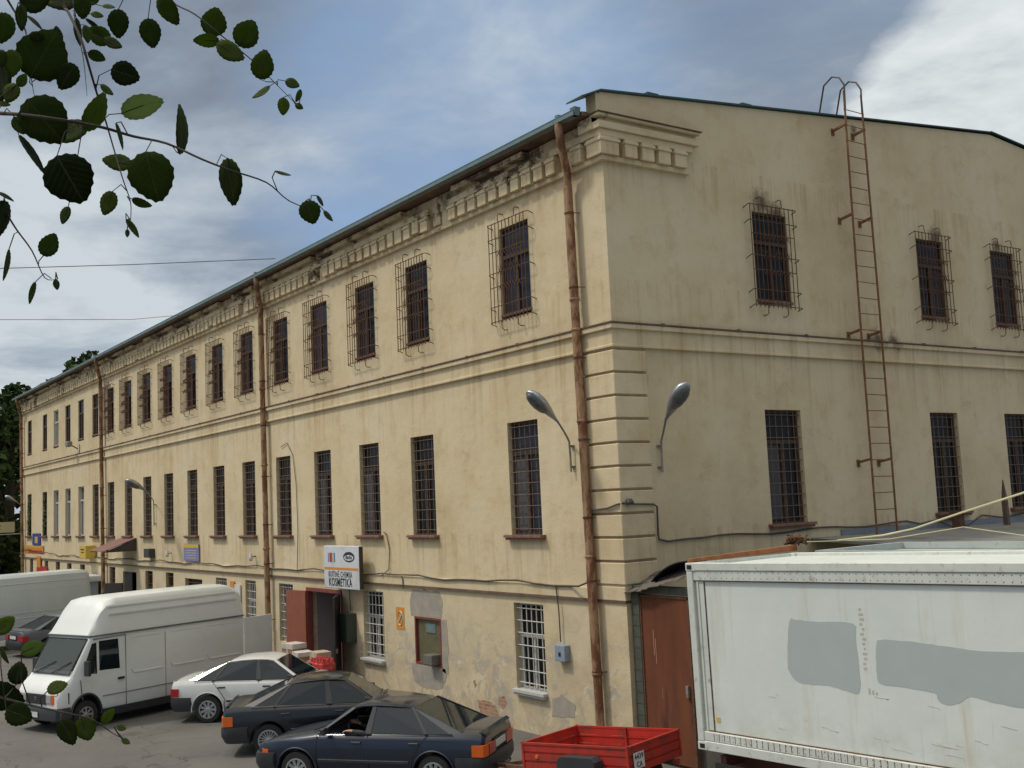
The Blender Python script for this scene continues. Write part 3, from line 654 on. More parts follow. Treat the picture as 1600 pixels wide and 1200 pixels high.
# ---- street lamps on brackets ----------------------------------------------
M['lens'] = mat('dusty_lamp_lens',(0.10,0.11,0.11),0.25,0,0.3,8)
def wall_lamp(base, neck, tip, out, label, foot=.6):
    """base: foot of pipe on the wall, neck: where the head starts, tip: end of head"""
    base, neck, tip, out = map(Vector,(base,neck,tip,out))
    t = thing('street_lamp', label, 'street lamp', base, 0, 'lamps on the building walls')
    up = Vector((0,0,1)); top = base+up*foot
    b = base; d = (tip-neck).normalized()
    pts = [Vector((0,0,0))+out*.08, up*foot*.5+out*.08, up*foot+out*.09]
    n_ = neck-base; p2 = up*foot+out*.09
    for k in range(1,6):
        s = k/5; ctrl = p2+up*(n_.z-foot)*.45+out*.08
        pts.append(p2*(1-s)**2+ctrl*2*s*(1-s)+(n_-d*.0)*s*s)
    pts.append(n_+d*.12)
    MB().path(pts,.021,8).obj('arm', M['galv'], t, smooth=60)
    for z in (.1,foot*.85): MB().box(-.05,.05,-.05,.05,z-.02,z+.02).bar(up*z,out*.08+up*z,.015).obj('bracket', M['galv'], t)
    # head: teardrop shell
    L = (tip-neck).length; side = d.cross(up).normalized(); hu = side.cross(d).normalized()
    prof = [(0,.035),(.10,.045),(.22,.085),(.40,.145),(.60,.185),(.78,.18),(.92,.13),(.98,.06),(1.0,.01)]
    secs = []
    for s,w in prof:
        c = n_+d*(L*s); ring = []
        for k in range(16):
            a = 2*math.pi*k/16; hh = .75 if math.sin(a) > 0 else .35
            ring.append(c+side*w*math.cos(a)+hu*w*math.sin(a)*hh)
        secs.append(ring)
    hd = MB().loft(secs).obj('lamp_head', M['metal'], t, smooth=50)
    secs = []
    for s,w in [(.36,.04),(.45,.11),(.60,.150),(.75,.150),(.88,.11),(.95,.04)]:
        c = n_+d*(L*s)-hu*.015; secs.append([c+side*w*math.cos(2*math.pi*k/14)+hu*(w*math.sin(2*math.pi*k/14)*.55-.03) for k in range(14)])
    MB().loft(secs).obj('lens', M['lens'], hd, smooth=60)
    return t
wall_lamp((-1.38,0,5.30),(-1.17,-.5,6.26),(-1.18,-1.2,6.86),(0,-1,0),'weathered grey lamp on a curved pipe left of the corner drainpipe')
wall_lamp((0,1.01,5.20),(.5,.78,6.17),(1.2,.71,6.80),(1,0,0),'weathered grey lamp on the gable wall just right of the quoined corner')
wall_lamp((-28.63,0,4.44),(-26.9,-.9,5.79),(-26.24,-1.8,6.22),(0,-1,0),'grey lamp on a bent pipe between the middle windows above the vans',1.0)
wall_lamp((-54.5,0,5.5),(-54.2,-.35,6.02),(-53.9,-1.1,6.42),(0,-1,0),'small grey lamp at the far end of the long facade',.35)
# ---- cables -------------------------------------------------------------------
def cable(pts, r, label, n=5, m=None, cat='cable'):
    o = MB().path(pts, r, n).obj('cable', m or M['cable'], None, smooth=60); tag(o,label,cat); return o
rr = random.Random(11)
pts = [(x, -.075, 3.075+.03*math.sin(x*1.3)+.02*math.sin(x*3.1)+(.25*max(0,-x-45)/10 if x < -45 else 0)) for x in [-54.4+i*.6 for i in range(90)] if x < -1.05]
pts.append((-1.05,-.28,3.10)); pts.append((-.80,-.09,3.22)); pts.append((-.80,-.085,3.5))
cable(pts,.02,'sagging black cable running along the plinth band of the long facade')
pts = [(-.90,-.05,3.45),(-.905,-.05,4.0),(-.90,-.07,4.45),(-.78,-.10,4.53),(-.3,-.10,4.56),(.0,-.10,4.63),(.10,.0,4.65),(.10,.25,4.62),(.10,.72,4.60),(.10,.80,4.55),(.06,.82,4.0),(.04,.86,3.93),(.03,1.1,3.88),(.03,1.6,3.90)]
pts += [(.03,2+i*.5,3.90+.03*math.sin(i*1.1)) for i in range(14)]+[(.04,9.0,3.84),(.04,9.6,3.9),(.04,10.2,3.72),(.04,10.9,3.73),(.04,11.5,3.94),(.04,12.4,3.84),(.04,13.5,3.92),(.04,15,3.8),(.04,18,3.85)]
cable(pts,.02,'black cable looping round the quoins and along the gable wall')
o = MB().lathe([(0,-.05),(.07,-.05),(.08,0),(.05,.06),(0,.07)],(.12,.10,4.66),'z',8).obj('junction_box', M['darkdoor']); tag(o,'small dark junction box on the quoined corner','box')
for x,z0,z1,l in ((-2.02,3.05,1.95,'thin cable dropping from the plinth band to the grey wall box'),(-8.4,3.05,2.75,'short cable dropping to the cement patch over the hatch'),(-11.35,2.80,2.0,'black cable dropping to the dark box beside the shop door')):
    cable([(x-.05,-.08,z0),(x,-.07,(z0+z1)/2+.1),(x,-.06,z1)],.014,l)
cable([(-9.5,-.08,3.03),(-9.15,-.04,3.2),(-9.1,-.03,3.7),(-9.25,-.03,4.1),(-9.4,-.03,4.15)],.012,'thin cable curving up beside the third middle-floor window')
cable([(-14.75,-.08,3.05),(-14.75,-.03,4.2),(-14.8,-.03,5.6),(-15.0,-.03,6.45),(-15.4,-.03,6.85),(-15.9,-.03,6.75)],.010,'thin wire climbing the facade beside the fifth middle-floor window')
# overhead wires
cable([(-18.5,-17.2,11.15),(-17.6,-12.9,11.4),(-16.75,-8.8,11.72),(-15.9,-4.6,12.05),(-15.0,-.45,12.42)],.012,'thin dark overhead wire reaching the roof edge from the left')
cable([(-14.5,-17.0,9.6),(-16.33,-7.9,10.32),(-19.5,-3.5,11.1),(-22.4,-.5,11.95)],.008,'second fainter overhead wire lower down by the far roof edge')
# ---- signs ---------------------------------------------------------------------
def flat(name, c): return mat(name, c, 0.45, 0, 0.05, 3)
M['signwhite'] = mat('grimy_white_sign', (0.60,0.63,0.64), 0.4, 0, 0.05, 2, dark=(0.45,0.46,0.45), dscale=1.5, dlo=.5)
M['ink'] = flat('black_sign_ink', (0.012,0.012,0.016))
C3 = {k: flat(k+'_sign_paint', v) for k, v in dict(orange=(0.62,0.25,0.04), yellow=(0.60,0.42,0.06), red=(0.42,0.03,0.025), blue=(0.03,0.06,0.30), violet=(0.20,0.20,0.42), purple=(0.16,0.10,0.30), teal=(0.03,0.22,0.36), pale=(0.50,0.46,0.27), brown=(0.18,0.13,0.07), white=(.62,.62,.6)).items()}
sg_ = thing('shop_sign', 'white light-box sign reading BUITINE CHEMIJA KOSMETIKA above the red shop door', 'sign', (-12.30,-.06,2.66))
o = MB().box(0,2.12,-.30,-.17,0,1.14).obj('sign_box', M['signwhite'], sg_); bevel(o,.02,2)
MB().box(2.122,2.13,-.29,-.18,.02,1.12).obj('side_panel', M['darkdoor'], sg_)  # dark skin paints in the shade on the sign's right side
MB().box(.04,2.08,-.304,-.301,.50,.565).obj('stripe', C3['orange'], sg_)
for k,c in enumerate(('violet','teal','red','red','orange','white','teal')):
    pass
for k,(c,w) in enumerate((('purple',.05),('white',.03),('violet',.05),('red',.11),('orange',.05),('white',.03),('pale',.05),('teal',.07))):
    xs = .28+sum(v for _,v in (('purple',.05),('white',.03),('violet',.05),('red',.11),('orange',.05),('white',.03),('pale',.05),('teal',.07))[:k])
    if c != 'white': MB().box(xs,xs+w-.008,-.304,-.301,.70,.95).obj('colour_bar', C3[c], sg_)
mb = MB(); ring = [(1.55+.33*math.cos(2*math.pi*k/32)*1, -.3045, .85+.135*math.sin(2*math.pi*k/32)) for k in range(32)]
mb.slab(ring,(0,.003,0)).obj('emblem', M['ink'], sg_)
mb = MB().slab([(1.55+.27*math.cos(2*math.pi*k/32)*1, -.3075, .83+.075*math.sin(2*math.pi*k/32)) for k in range(32)],(0,.0025,0)); em=mb.obj('emblem_centre', M['signwhite'], sg_)
def text(txt, size, loc, parent, m, rot=(math.pi/2,0,0), name='lettering', bold=0.0, sx=1.0):
    me = text_mesh(txt, size, .0012, bold, sx); me.name = name; me.materials.append(m); o = link(name, me, parent); o.location = loc; o.rotation_euler = rot; return o
text('dada', .15, (1.55,-.3095,.845), sg_, M['ink'], bold=.004, sx=1.25)
text('BUITIN\u0116 CHEMIJA', .215, (1.0,-.303,.375), sg_, M['ink'], bold=.002, sx=.76)
text('KOSMETIKA', .30, (1.0,-.303,.16), sg_, M['ink'], bold=.007, sx=.79)
o = MB().box(-.22,.20,-.004,0,-.27,.27).obj('sticker', C3['orange'], None, loc=(-8.69,-.004,2.01)); tag(o,'orange weathered warning sticker between the barred window and the hatch','sticker')
r_ = MB(); r_.path([(.13*math.cos(a),-.007,.17*math.sin(a)) for a in [2*math.pi*k/20 for k in range(21)]],.014,4); r_.bar((-.1,-.007,-.12),(.1,-.007,.12),.014,4); r_.obj('emblem', C3['pale'], o)
def sign(name, label, u0, u1, z0, z1, m, y=-.02, th=.04, extras=(), group=None, cat='sign'):
    o = MB().box(u0,u1,y-th,y,z0,z1).obj(name, m); tag(o,label,cat,group)
    for (a,b,c,d,mm) in extras: MB().box(a,b,y-th-.006,y-th-.001,c,d).obj('print', mm, o)
    return o
sign('wall_sign','violet-blue sign board with a yellow header beside the black cable',-25.1,-23.45,3.15,3.76,C3['violet'],extras=[(-25.08,-23.47,3.62,3.75,C3['yellow'])]+[(-24.9,-23.7,3.24+.09*k,3.265+.09*k,C3['pale']) for k in range(4)])
sign('box_sign','small yellow box sign mounted beside the far drainpipe',-38.9,-37.75,3.05,3.62,C3['yellow'],y=-.05,th=.45,extras=[(-38.7,-38.0,3.42,3.47,M['ink']),(-38.6,-38.05,3.3,3.34,M['ink'])])
sign('wall_sign','small blue sign under the ivy window with a yellow emblem',-51.6,-49.6,3.55,4.2,C3['blue'],extras=[(-50.9,-50.2,3.66,4.02,C3['yellow'])])
sign('banner','long orange banner with yellow and red bands at the far end',-53.7,-48.8,3.08,3.52,C3['orange'],extras=[(-53.5,-49.2,3.40,3.47,C3['yellow']),(-52.6,-49.0,3.12,3.26,C3['red'])],cat='banner')
sign('poster','orange-red poster hanging over a far ground-floor window',-50.25,-49.35,2.02,2.95,C3['orange'],y=-.06,extras=[(-50.2,-49.4,2.1,2.35,C3['red'])],cat='poster')
sign('poster','dark red board on the far ground-floor window',-49.3,-47.7,2.02,2.42,C3['red'],y=-.06,cat='poster')
sign('poster','white poster between the vans and the barred window',-19.95,-19.45,1.65,2.45,C3['white'],extras=[(-19.9,-19.5,1.75,1.95,C3['red'])],cat='poster')
sign('poster','small orange poster above the white van roof',-20.35,-20.0,2.2,2.55,C3['orange'],cat='poster')
ps = thing('projecting_sign','pale yellow board sign projecting past the far end of the building','sign',(-54.5,-.2,4.3))
MB().box(-.05,.0,-2.9,-.25,0,.62).obj('board', C3['pale'], ps)
for k in range(2): MB().box(.002,.006,-2.5+.3*k,-1.0,.18+.2*k,.24+.2*k).obj('print', C3['brown'], ps)
MB().box(-.03,-.01,-2.9,.2,-.12,-.07).obj('bracket', M['white_iron'], ps)
# wall boxes
def wbox(name,label,u0,u1,z0,z1,m,d=.16,cat='box'):
    o = MB().box(u0,u1,-d,-.0,z0,z1).obj(name,m); bevel(o,.015,2); return tag(o,label,cat)
b_ = wbox('meter_box','blue-grey meter box on the wall right of the white-barred window',-2.13,-1.80,1.58,1.90,mat('blue_grey_box',(0.24,0.29,0.36),0.5),.14)
MB().box(-2.0,-1.93,-.147,-.141,1.68,1.76).obj('switch', M['ink'], b_)
wbox('switch_box','tall dark green switch box right of the open shop door',-11.62,-11.12,1.25,2.0,mat('dark_green_box',(0.045,0.055,0.045),0.5),.3)
wbox('alarm_box','small dark alarm box on the wall near the far canopy',-29.5,-28.8,3.2,3.55,M['darkdoor'],.25)
for x,l in ((-26.7,'small white bulb lamp on the wall right of the alarm box'),(-18.15,'small white bulb lamp beside the second drainpipe'),(-39.4,'small white bulb lamp left of the yellow box sign')):
    f = thing('bulb_lamp',l,'lamp',(x,0,3.25)); MB().bar((0,0,.15),(0,-.15,.15),.02).obj('arm',M['rust'],f)
    MB().lathe([(0,0),(.05,.02),(.075,.10),(.05,.2),(.035,.27),(0,.28)],(0,-.17,0),'z',10).obj('bulb',C3['white'],f,smooth=60)
fl = thing('floodlight','small grey floodlight hanging under a far upper window','lamp',(-41.3,0,8.45))
MB().bar((0,0,-.1),(0,-.35,.1),.03).bar((.4,0,-.4),(.4,0,.1),.03).obj('bracket',M['rust'],fl); o=MB().box(-.25,.25,-.55,-.3,0,.27).obj('lamp_head',M['galv'],fl); bevel(o,.05,2)
kk = thing('phone_booth','pale blue slim booth against the wall beside the far drainpipe','booth',(-37.6,-.55,0))
o=MB().box(-.75,.75,-.4,.4,.1,2.0).obj('body',mat('pale_blue_booth',(0.30,0.36,0.42),0.4),kk); bevel(o,.04,2)
o=MB().box(-.95,.95,-.6,.5,2.0,2.3).obj('hood',M['signwhite'],kk); bevel(o,.08,2)
MB().box(-.45,.45,-.42,-.40,1.2,1.8).obj('screen',M['ink'],kk)
# ---- cartons by the door --------------------------------------------------------
M['card'] = mat('brown_cardboard',(0.38,0.21,0.12),0.85,0,0.12,5)
M['card2'] = mat('pale_cardboard',(0.45,0.34,0.25),0.85,0,0.12,5)
M['tape'] = mat('packing_tape',(0.62,0.58,0.52),0.5)
def carton(x,y,z,w,d,h,rz,m,label,tape=True,lid=None):
    t = thing('carton',label,'box',(x,y,z),math.radians(rz),'goods stacked by the shop door')
    o = MB().box(-w/2,w/2,-d/2,d/2,0,h).obj('box',m,t); bevel(o,.008,2)
    if tape: MB().box(-.035,.035,-d/2-.003,d/2+.003,h*.45,h+.003).obj('tape',M['tape'],t)
    if lid: MB().box(-w/2-.01,w/2+.01,-d/2-.01,d/2+.01,h*.8,h+.012).obj('lid',lid,t)
# positions just in front of the doorway
carton(-12.45,-1.25,0,.60,.45,.62,12,M['card'],'brown carton on the ground at the left end of the stack')
carton(-12.4,-1.25,.62,.55,.42,.62,8,M['card'],'brown carton with pale tape on top of the leftmost pile',lid=M['tape'])
carton(-11.7,-1.30,0,.60,.45,.60,5,M['card2'],'pale carton on the ground in the middle of the stack')
carton(-11.7,-1.30,.60,.50,.42,.48,-6,M['card'],'brown carton with white lid in the middle of the stack',lid=M['tape'])
carton(-11.0,-1.25,0,.62,.5,.50,0,M['card2'],'wide pale carton low down behind the bottle pack')
carton(-11.0,-1.15,.50,.60,.45,.40,4,M['card'],'brown carton above the wide pale carton')
carton(-10.95,-1.15,.90,.52,.40,.24,-4,M['card2'],'shallow open pale carton topmost of the stack')
tp = thing('bottle_pack','red shrink-wrapped pack of bottles on the front of the stack','bottle pack',(-10.2,-1.45,.78),math.radians(6),'goods stacked by the shop door')
M['redwrap'] = mat('red_shrink_wrap',(0.50,0.05,0.045),0.25,0,0.5,9,0.01,12,dark=(0.6,0.35,0.3),dscale=8,dlo=.58,dhi=.66)
mb=MB()
for i in range(5):
    for j in range(3): mb.lathe([(0,0),(.055,.01),(.06,.2),(.03,.3),(0,.31)],(-.26+.13*i,-.13+.13*j,0),'z',8)
mb.obj('bottle_group',M['redwrap'],tp,smooth=50)
o = MB().box(-.33,.33,-.2,.2,0,.19).obj('wrap',M['redwrap'],tp); bevel(o,.03,2)
carton(-10.2,-1.45,0,.66,.46,.76,2,mat('orange_carton',(0.50,0.24,0.12),0.7),'orange carton under the red bottle pack')

# ---- cars -------------------------------------------------------------------------
def paint(name, c, var=.03): 
    m = mat(name, c, 0.28, 0.0, var, 2, coat=0.5, dark=tuple(x*.85+.004 for x in c), dscale=1.5); return m
P_WHITE = paint('white_car_paint', (0.62,0.63,0.61)); P_NAVY = paint('navy_car_paint', (0.003,0.006,0.010)); P_BLUE = paint('dark_blue_metallic', (0.005,0.012,0.028)); P_GREY = paint('dark_grey_car_paint', (0.10,0.11,0.13))
P_VAN = mat('white_van_paint',(0.70,0.73,0.70),0.4,0,0.03,1.2,coat=0.3,dark=(0.60,0.615,0.585),dscale=1.2,dlo=.5,dhi=.8)
M['tyre'] = mat('tyre_rubber',(0.02,0.02,0.02),0.85,0,0.2,20); M['alloy'] = mat('silver_rim',(0.42,0.43,0.44),0.35,0.7,0.1)
M['plastic'] = mat('black_bumper_plastic',(0.028,0.030,0.034),0.55,0,0.15,6); M['seat'] = mat('dark_seat_fabric',(0.035,0.035,0.04),0.9)
M['chrome'] = mat('chrome_strip',(0.6,0.6,0.62),0.15,1.0,0.03); M['amber'] = mat('amber_lamp_plastic',(0.70,0.13,0.015),0.25,0,0.05,8); M['redlamp'] = mat('red_lamp_plastic',(0.35,0.015,0.02),0.25,0,0.1,8)
M['headlamp'] = glassy('headlamp_glass',(0.35,0.37,0.38),0.1)
M['carglass'] = glassy('car_glass',(0.006,0.014,0.02),0.03,0.82,.6,False); M['platewhite'] = mat('number_plate_white',(0.6,0.6,0.58),0.5)
M['reflectglass'] = glassy('pale_reflective_windscreen',(0.06,0.08,0.075),0.05,0.55,.7,False)  # see-through glass; its pale base colour paints in a reflective look
def wheel(parent, x, y, R, wd, side, style, rim=.20):
    s = 1 if y > 0 else -1
    w_ = MB().lathe([(rim,-wd/2),(R*.93,-wd/2),(R,-wd/2+.03),(R,wd/2-.03),(R*.93,wd/2),(rim,wd/2)],(0,0,0),'y',36).obj('wheel', M['tyre'], parent, smooth=35, loc=(x,y,R))
    yo = s*(wd/2-.015)
    mb = MB(); mb.lathe([(rim+.004,0),(rim+.004,s*.02),(rim-.015,s*.022),(rim-.025,0),(rim-.025,-s*.05),(0,-s*.05)],(0,yo,0),'y',32)
    mb.mi = 0; mb.obj('rim_dish', M['plastic'] , w_, smooth=35)
    mb = MB(); n = style; mb.lathe([(.065,-s*.03),(.065,s*.006),(.04,s*.014),(0,s*.016)],(0,yo,0),'y',20)
    mb.lathe([(rim+.006,-s*.01),(rim+.006,s*.022),(rim-.02,s*.024),(rim-.025,-s*.02)],(0,yo,0),'y',32)
    for k in range(n):
        a = 2*math.pi*k/n; d = Vector((math.cos(a),0,math.sin(a))); t_ = Vector((-math.sin(a),0,math.cos(a)))
        wi, wo_ = (.02,.034) if n < 12 else (.010,.014)
        p0, p1 = d*.055, d*(rim-.012)
        vs = [Vector((0,yo,0))+q for q in (p0-t_*wi, p0+t_*wi, p1+t_*wo_, p1-t_*wo_)]
        mb.slab(vs,(0,s*.008,0))
    mb.obj('rim', M['alloy'], w_, smooth=35); return w_
def cyl_cutter(x, z, r, y0, y1, n=28):
    mb = MB(); mb.loft([[(x+r*math.cos(2*math.pi*k/n), yy, z+r*math.sin(2*math.pi*k/n)) for k in range(n)] for yy in (y0,y1)]); return mb.mesh('cut')
def prism_cutter(poly, y0, y1):
    mb = MB(); mb.loft([[(p[0],yy,p[1]) for p in poly] for yy in (y0,y1)]); return mb.mesh('cut')
def half_ring(x, pts):    # pts half section from bottom centre to top centre, mirrored
    full = [(x, y, z) for y, z in pts] + [(x, -y, z) for y, z in reversed(pts[1:-1])]
    return full
def fix_cut(me, ang=32):
    me.polygons.foreach_set('use_smooth',[True]*len(me.polygons)); me.set_sharp_from_angle(angle=math.radians(ang)); return me
CARB = {}
def car_body(paintm):
    if 'b' not in CARB:
        secs = []
        for x, w, zb, zs, zd in ((.07,.74,.40,.80,.885),(.12,.80,.34,.83,.945),(.30,.825,.28,.85,.962),(.70,.838,.24,.86,.962),(1.1,.845,.22,.862,.95),(1.7,.8475,.22,.86,.94),(2.3,.8475,.22,.855,.932),(2.9,.845,.22,.85,.925),(3.13,.842,.22,.845,.915),(3.5,.832,.24,.80,.865),(3.9,.815,.26,.745,.80),(4.15,.79,.30,.70,.745),(4.28,.74,.36,.66,.69)):
            secs.append(half_ring(x, [(0,zb),(w*.9,zb),(w*.97,zb+.09),(w*.995,.48),(w,.62),(w*.985,zs-.02),(w*.955,zs+.035),(w*.90,zd),(w*.5,zd+.018),(0,zd+.022)]))
        me = MB().loft(secs).mesh('body'); me.materials.append(paintm); me.materials.append(M['plastic'])
        cs = []
        for wx in (.96,3.506):
            for s in (-1,1): cs.append(cyl_cutter(wx,.31,.365,s*.58,s*1.1))
        cs.append(prism_cutter([(1.30,.36),(3.0,.36),(3.0,1.2),(1.30,1.2)],-.72,.72))
        CARB['b'] = fix_cut(cut(me, cs))
    me = CARB['b'].copy(); me.materials.clear(); me.materials.append(paintm); me.materials.append(M['plastic']); return me
def make_car(label, x, y, deg, paintm, tail, spokes, open_window=False, front_ind=False, sc_=1.0, group='parked cars', rear_plate=False):
    t = thing('parked_car', label, 'car', (x,y,0), math.radians(deg), group); t.scale = (sc_,)*3
    b = link('body', car_body(paintm), t)
    # roof
    secs = []
    for xx, w, z in ((1.38,.555,1.318),(1.46,.565,1.352),(1.70,.575,1.378),(2.05,.58,1.39),(2.32,.575,1.378),(2.48,.562,1.345),(2.53,.555,1.325)):
        secs.append([(xx,yy*w,zz) for yy,zz in ((-1,z-.035),(-1.01,z-.012),(-.9,z+.012),(-.45,z+.026),(0,z+.030),(.45,z+.026),(.9,z+.012),(1.01,z-.012),(1,z-.035),(.5,z-.022),(-.5,z-.022))])
    MB().loft(secs).obj('roof', paintm, t, smooth=40)
    # pillars
    for s in (-1,1):
        MB().loft([[(3.12+a,s*(.755+c),.915+d) for a,c,d in ((-.035,.02,0),(.03,-.005,0),(.03,-.045,0),(-.035,-.02,0))],[(2.50+a,s*(.57+c),1.345+d) for a,c,d in ((-.035,.01,-.02),(.03,-.01,-.005),(.03,-.04,-.005),(-.035,-.03,-.02))]]).obj('front_pillar', paintm, t)
        MB().slab([(2.22,s*.79,.93),(2.10,s*.79,.93),(2.07,s*.578,1.355),(2.14,s*.578,1.355)],(0,-s*.03,0)).obj('middle_pillar', M['plastic'], t)
        MB().slab([(1.12,s*.79,.94),(1.06,s*.79,.945),(1.36,s*.572,1.33),(1.42,s*.572,1.335)],(0,-s*.03,0)).obj('rear_pillar', M['plastic'], t)
        MB().slab([(.66,s*.775,.945),(.46,s*.72,.958),(1.36,s*.545,1.345),(1.42,s*.562,1.34),(1.36,s*.575,1.315)],(0,-s*.035,-.0)).obj('quarter_panel', paintm, t)
        # side glass
        def pane(pts, nm='side_window'):
            return MB().slab([(p[0],s*p[1],p[2]) for p in pts],(0,-s*.006,0)).obj(nm, M['carglass'], t)
        if not (open_window and s == 1):
            pane([(3.06,.768,.93),(2.20,.778,.935),(2.13,.572,1.34),(2.48,.562,1.325)])
        pane([(2.10,.778,.935),(1.13,.778,.945),(1.42,.566,1.325),(2.08,.572,1.345)])
        pane([(1.08,.776,.95),(.68,.764,.95),(1.35,.568,1.312)],'quarter_window')
        # chrome and mouldings
        MB().bar((.62,s*.795,.955),(3.1,s*.80,.925),.008,4).obj('belt_strip', M['chrome'] if paintm is P_NAVY else M['plastic'], t)
        MB().slab([(1.40,s*.858,.47),(3.08,s*.858,.47),(3.08,s*.858,.51),(1.40,s*.858,.51)],(0,-s*.02,0)).obj('side_moulding', M['plastic'], t)
        MB().slab([(1.40,s*.861,.505),(3.08,s*.861,.505),(3.08,s*.861,.513),(1.40,s*.861,.513)],(0,-s*.02,0)).obj('moulding_strip', M['chrome'], t)
        # doors: seams as thin dark gaps
        mb = MB()
        for pl in ([(3.10,.90),(3.14,.62),(3.10,.26)],[(2.16,.93),(2.16,.60),(2.14,.25)],[(1.06,.94),(1.22,.75),(1.36,.55),(1.36,.25)]):
            for a,c in zip(pl,pl[1:]):
                yy = lambda z: .8485 if z < .84 else .8485-(z-.84)*.45
                mb.bar((a[0],s*yy(a[1]),a[1]),(c[0],s*yy(c[1]),c[1]),.005,4)
        mb.obj('door_seam', M['plastic'], t)
        for hx in (2.36,1.30):
            o = MB().box(hx-.09,hx+.09,s*.845 if s>0 else s*.866,s*.866 if s>0 else s*.845,.775,.815).obj('door_handle', M['plastic'], t); bevel(o,.008,1)
        # mirror
        mr = MB().loft([[(2.90+dx*.5,s*(.80),.985+dz*.6) for dx,dz in ((-.05,-.04),(.06,-.04),(.06,.05),(-.05,.05))],[(2.93+dx,s*.90,.99+dz) for dx,dz in ((-.05,-.055),(.06,-.045),(.06,.05),(-.05,.065))],[(2.93+dx,s*.985,.985+dz) for dx,dz in ((-.045,-.05),(.04,-.04),(.04,.04),(-.045,.055))]]).obj('mirror', M['plastic'], t); bevel(mr,.012,2)
        # lamps
        tl = MB().loft([[(.035,s*.45,z) for z in (.60,.785)]+[(.12,s*.45,z) for z in (.785,.60)],[(.045,s*.74,z) for z in (.60,.785)]+[(.14,s*.70,z) for z in (.785,.60)],[(.075,s*.812,z) for z in (.60,.785)]+[(.15,s*.76,z) for z in (.785,.60)],[(.27,s*.838,z) for z in (.605,.785)]+[(.27,s*.79,z) for z in (.785,.605)]])
        tlo = tl.obj('tail_light', M['redlamp'] if tail == 'red' else M['amber'], t, smooth=30)
        if tail != 'red': MB().box(.025,.06,min(s*.30,s*.62),max(s*.30,s*.62),.605,.78).obj('reflector', M['redlamp'], tlo)
        hl = MB().loft([[(4.29,s*.40,z) for z in (.52,.655)]+[(4.2,s*.40,z) for z in (.655,.52)],[(4.27,s*.66,z) for z in (.52,.65)]+[(4.15,s*.64,z) for z in (.65,.52)]]).obj('headlight', M['headlamp'], t)
        MB().loft([[(4.262,s*.68,z) for z in (.52,.645)]+[(4.15,s*.66,z) for z in (.645,.52)],[(4.19,s*.79,z) for z in (.52,.645)]+[(4.12,s*.74,z) for z in (.645,.52)],[(4.07,s*.815,z) for z in (.53,.64)]+[(4.05,s*.76,z) for z in (.64,.53)]]).obj('indicator', M['amber'], t)
        # wheel arch lip
        for wx in (.96,3.506):
            mb = MB(); mb.path([(wx+.378*math.cos(a),s*.846,.31+.378*math.sin(a)) for a in [math.radians(-8+196*k/22) for k in range(23)]],.014,5); mb.obj('arch_lip', paintm, t, smooth=50)
    # windscreens
    MB().slab([(3.13,-.70,.925),(3.13,.70,.925),(2.53,.54,1.345),(2.53,-.54,1.345)],(-.006,0,-.004)).obj('windscreen', M['carglass'], t)
    MB().slab([(.50,-.67,.968),(.50,.67,.968),(1.39,.535,1.345),(1.39,-.535,1.345)],(.004,0,-.006)).obj('rear_window', M['carglass'], t)
    mb = MB()
    for a,c in (((.49,-.69,.965),(1.38,-.545,1.347)),((.49,.69,.965),(1.38,.545,1.347)),((.49,-.69,.965),(.49,.69,.965))): mb.bar(a,c,.013,5)
    mb.obj('window_seal', M['plastic'], t)
    # bumpers
    def bumper(x0, x1, sgn):
        secs = []
        prof = [(x1,-.849,0),(x0+sgn*.30,-.845,0),(x0+sgn*.15,-.825,0),(x0+sgn*.06,-.77,0),(x0+sgn*.01,-.64,0),(x0-sgn*.01,0,0),(x0+sgn*.01,.64,0),(x0+sgn*.06,.77,0),(x0+sgn*.15,.825,0),(x0+sgn*.30,.845,0),(x1,.849,0)]
        th = .10
        for px_, py_, _ in prof:
            inx = px_ + sgn*th if abs(py_) < .79 else px_+sgn*.03; iny = py_*(.93 if abs(py_) > .7 else 1)
            secs.append([(px_+sgn*.07,py_*.97,.27),(px_,py_*1.004,.40),(px_,py_*1.004,.54),(px_+sgn*.015,py_,.585),(inx,iny,.585),(inx,iny,.27)])
        return MB().loft(secs)
    bumper(-.0,.55,1).obj('rear_bumper', M['plastic'], t, smooth=40)
    bumper(4.39,3.95,-1).obj('front_bumper', M['plastic'], t, smooth=40)
    MB().box(4.29,4.31,-.38,.38,.53,.65).obj('grille', M['plastic'], t)
    MB().box(.045,.06,-.30,.30,.62,.80).obj('rear_panel', M['plastic'], t)
    MB().box(.030,.044,-.26,.26,.655,.765).obj('number_plate', M['platewhite'], t)
    # trunk lip and seams
    MB().slab([(.085,-.70,.945),(.16,-.74,.972),(.16,.74,.972),(.085,.70,.945)],(0,0,.012)).obj('boot_lip', paintm, t)
    mb = MB().bar((3.16,-.62,.945),(3.16,.62,.945),.012,5); mb.bar((3.2,-.50,.945),(3.28,.05,.95),.008,4); mb.bar((3.2,.05,.945),(3.28,.58,.94),.008,4); mb.obj('wiper', M['plastic'], t)
    # interior
    for sx, sy in ((2.05,.36),(2.05,-.36)):
        o = MB().loft([[(sx-.02,sy-.23,.42),(sx+.10,sy-.23,.42),(sx+.10,sy+.23,.42),(sx-.02,sy+.23,.42)],[(sx-.22,sy-.21,1.0),(sx-.12,sy-.21,1.0),(sx-.12,sy+.21,1.0),(sx-.22,sy+.21,1.0)]])
        o.box(sx-.23,sx-.13,sy-.13,sy+.13,1.02,1.17); o.box(sx-.0,sx+.45,sy-.23,sy+.23,.36,.50); o = o.obj('seat', M['seat'], t); bevel(o,.04,2)
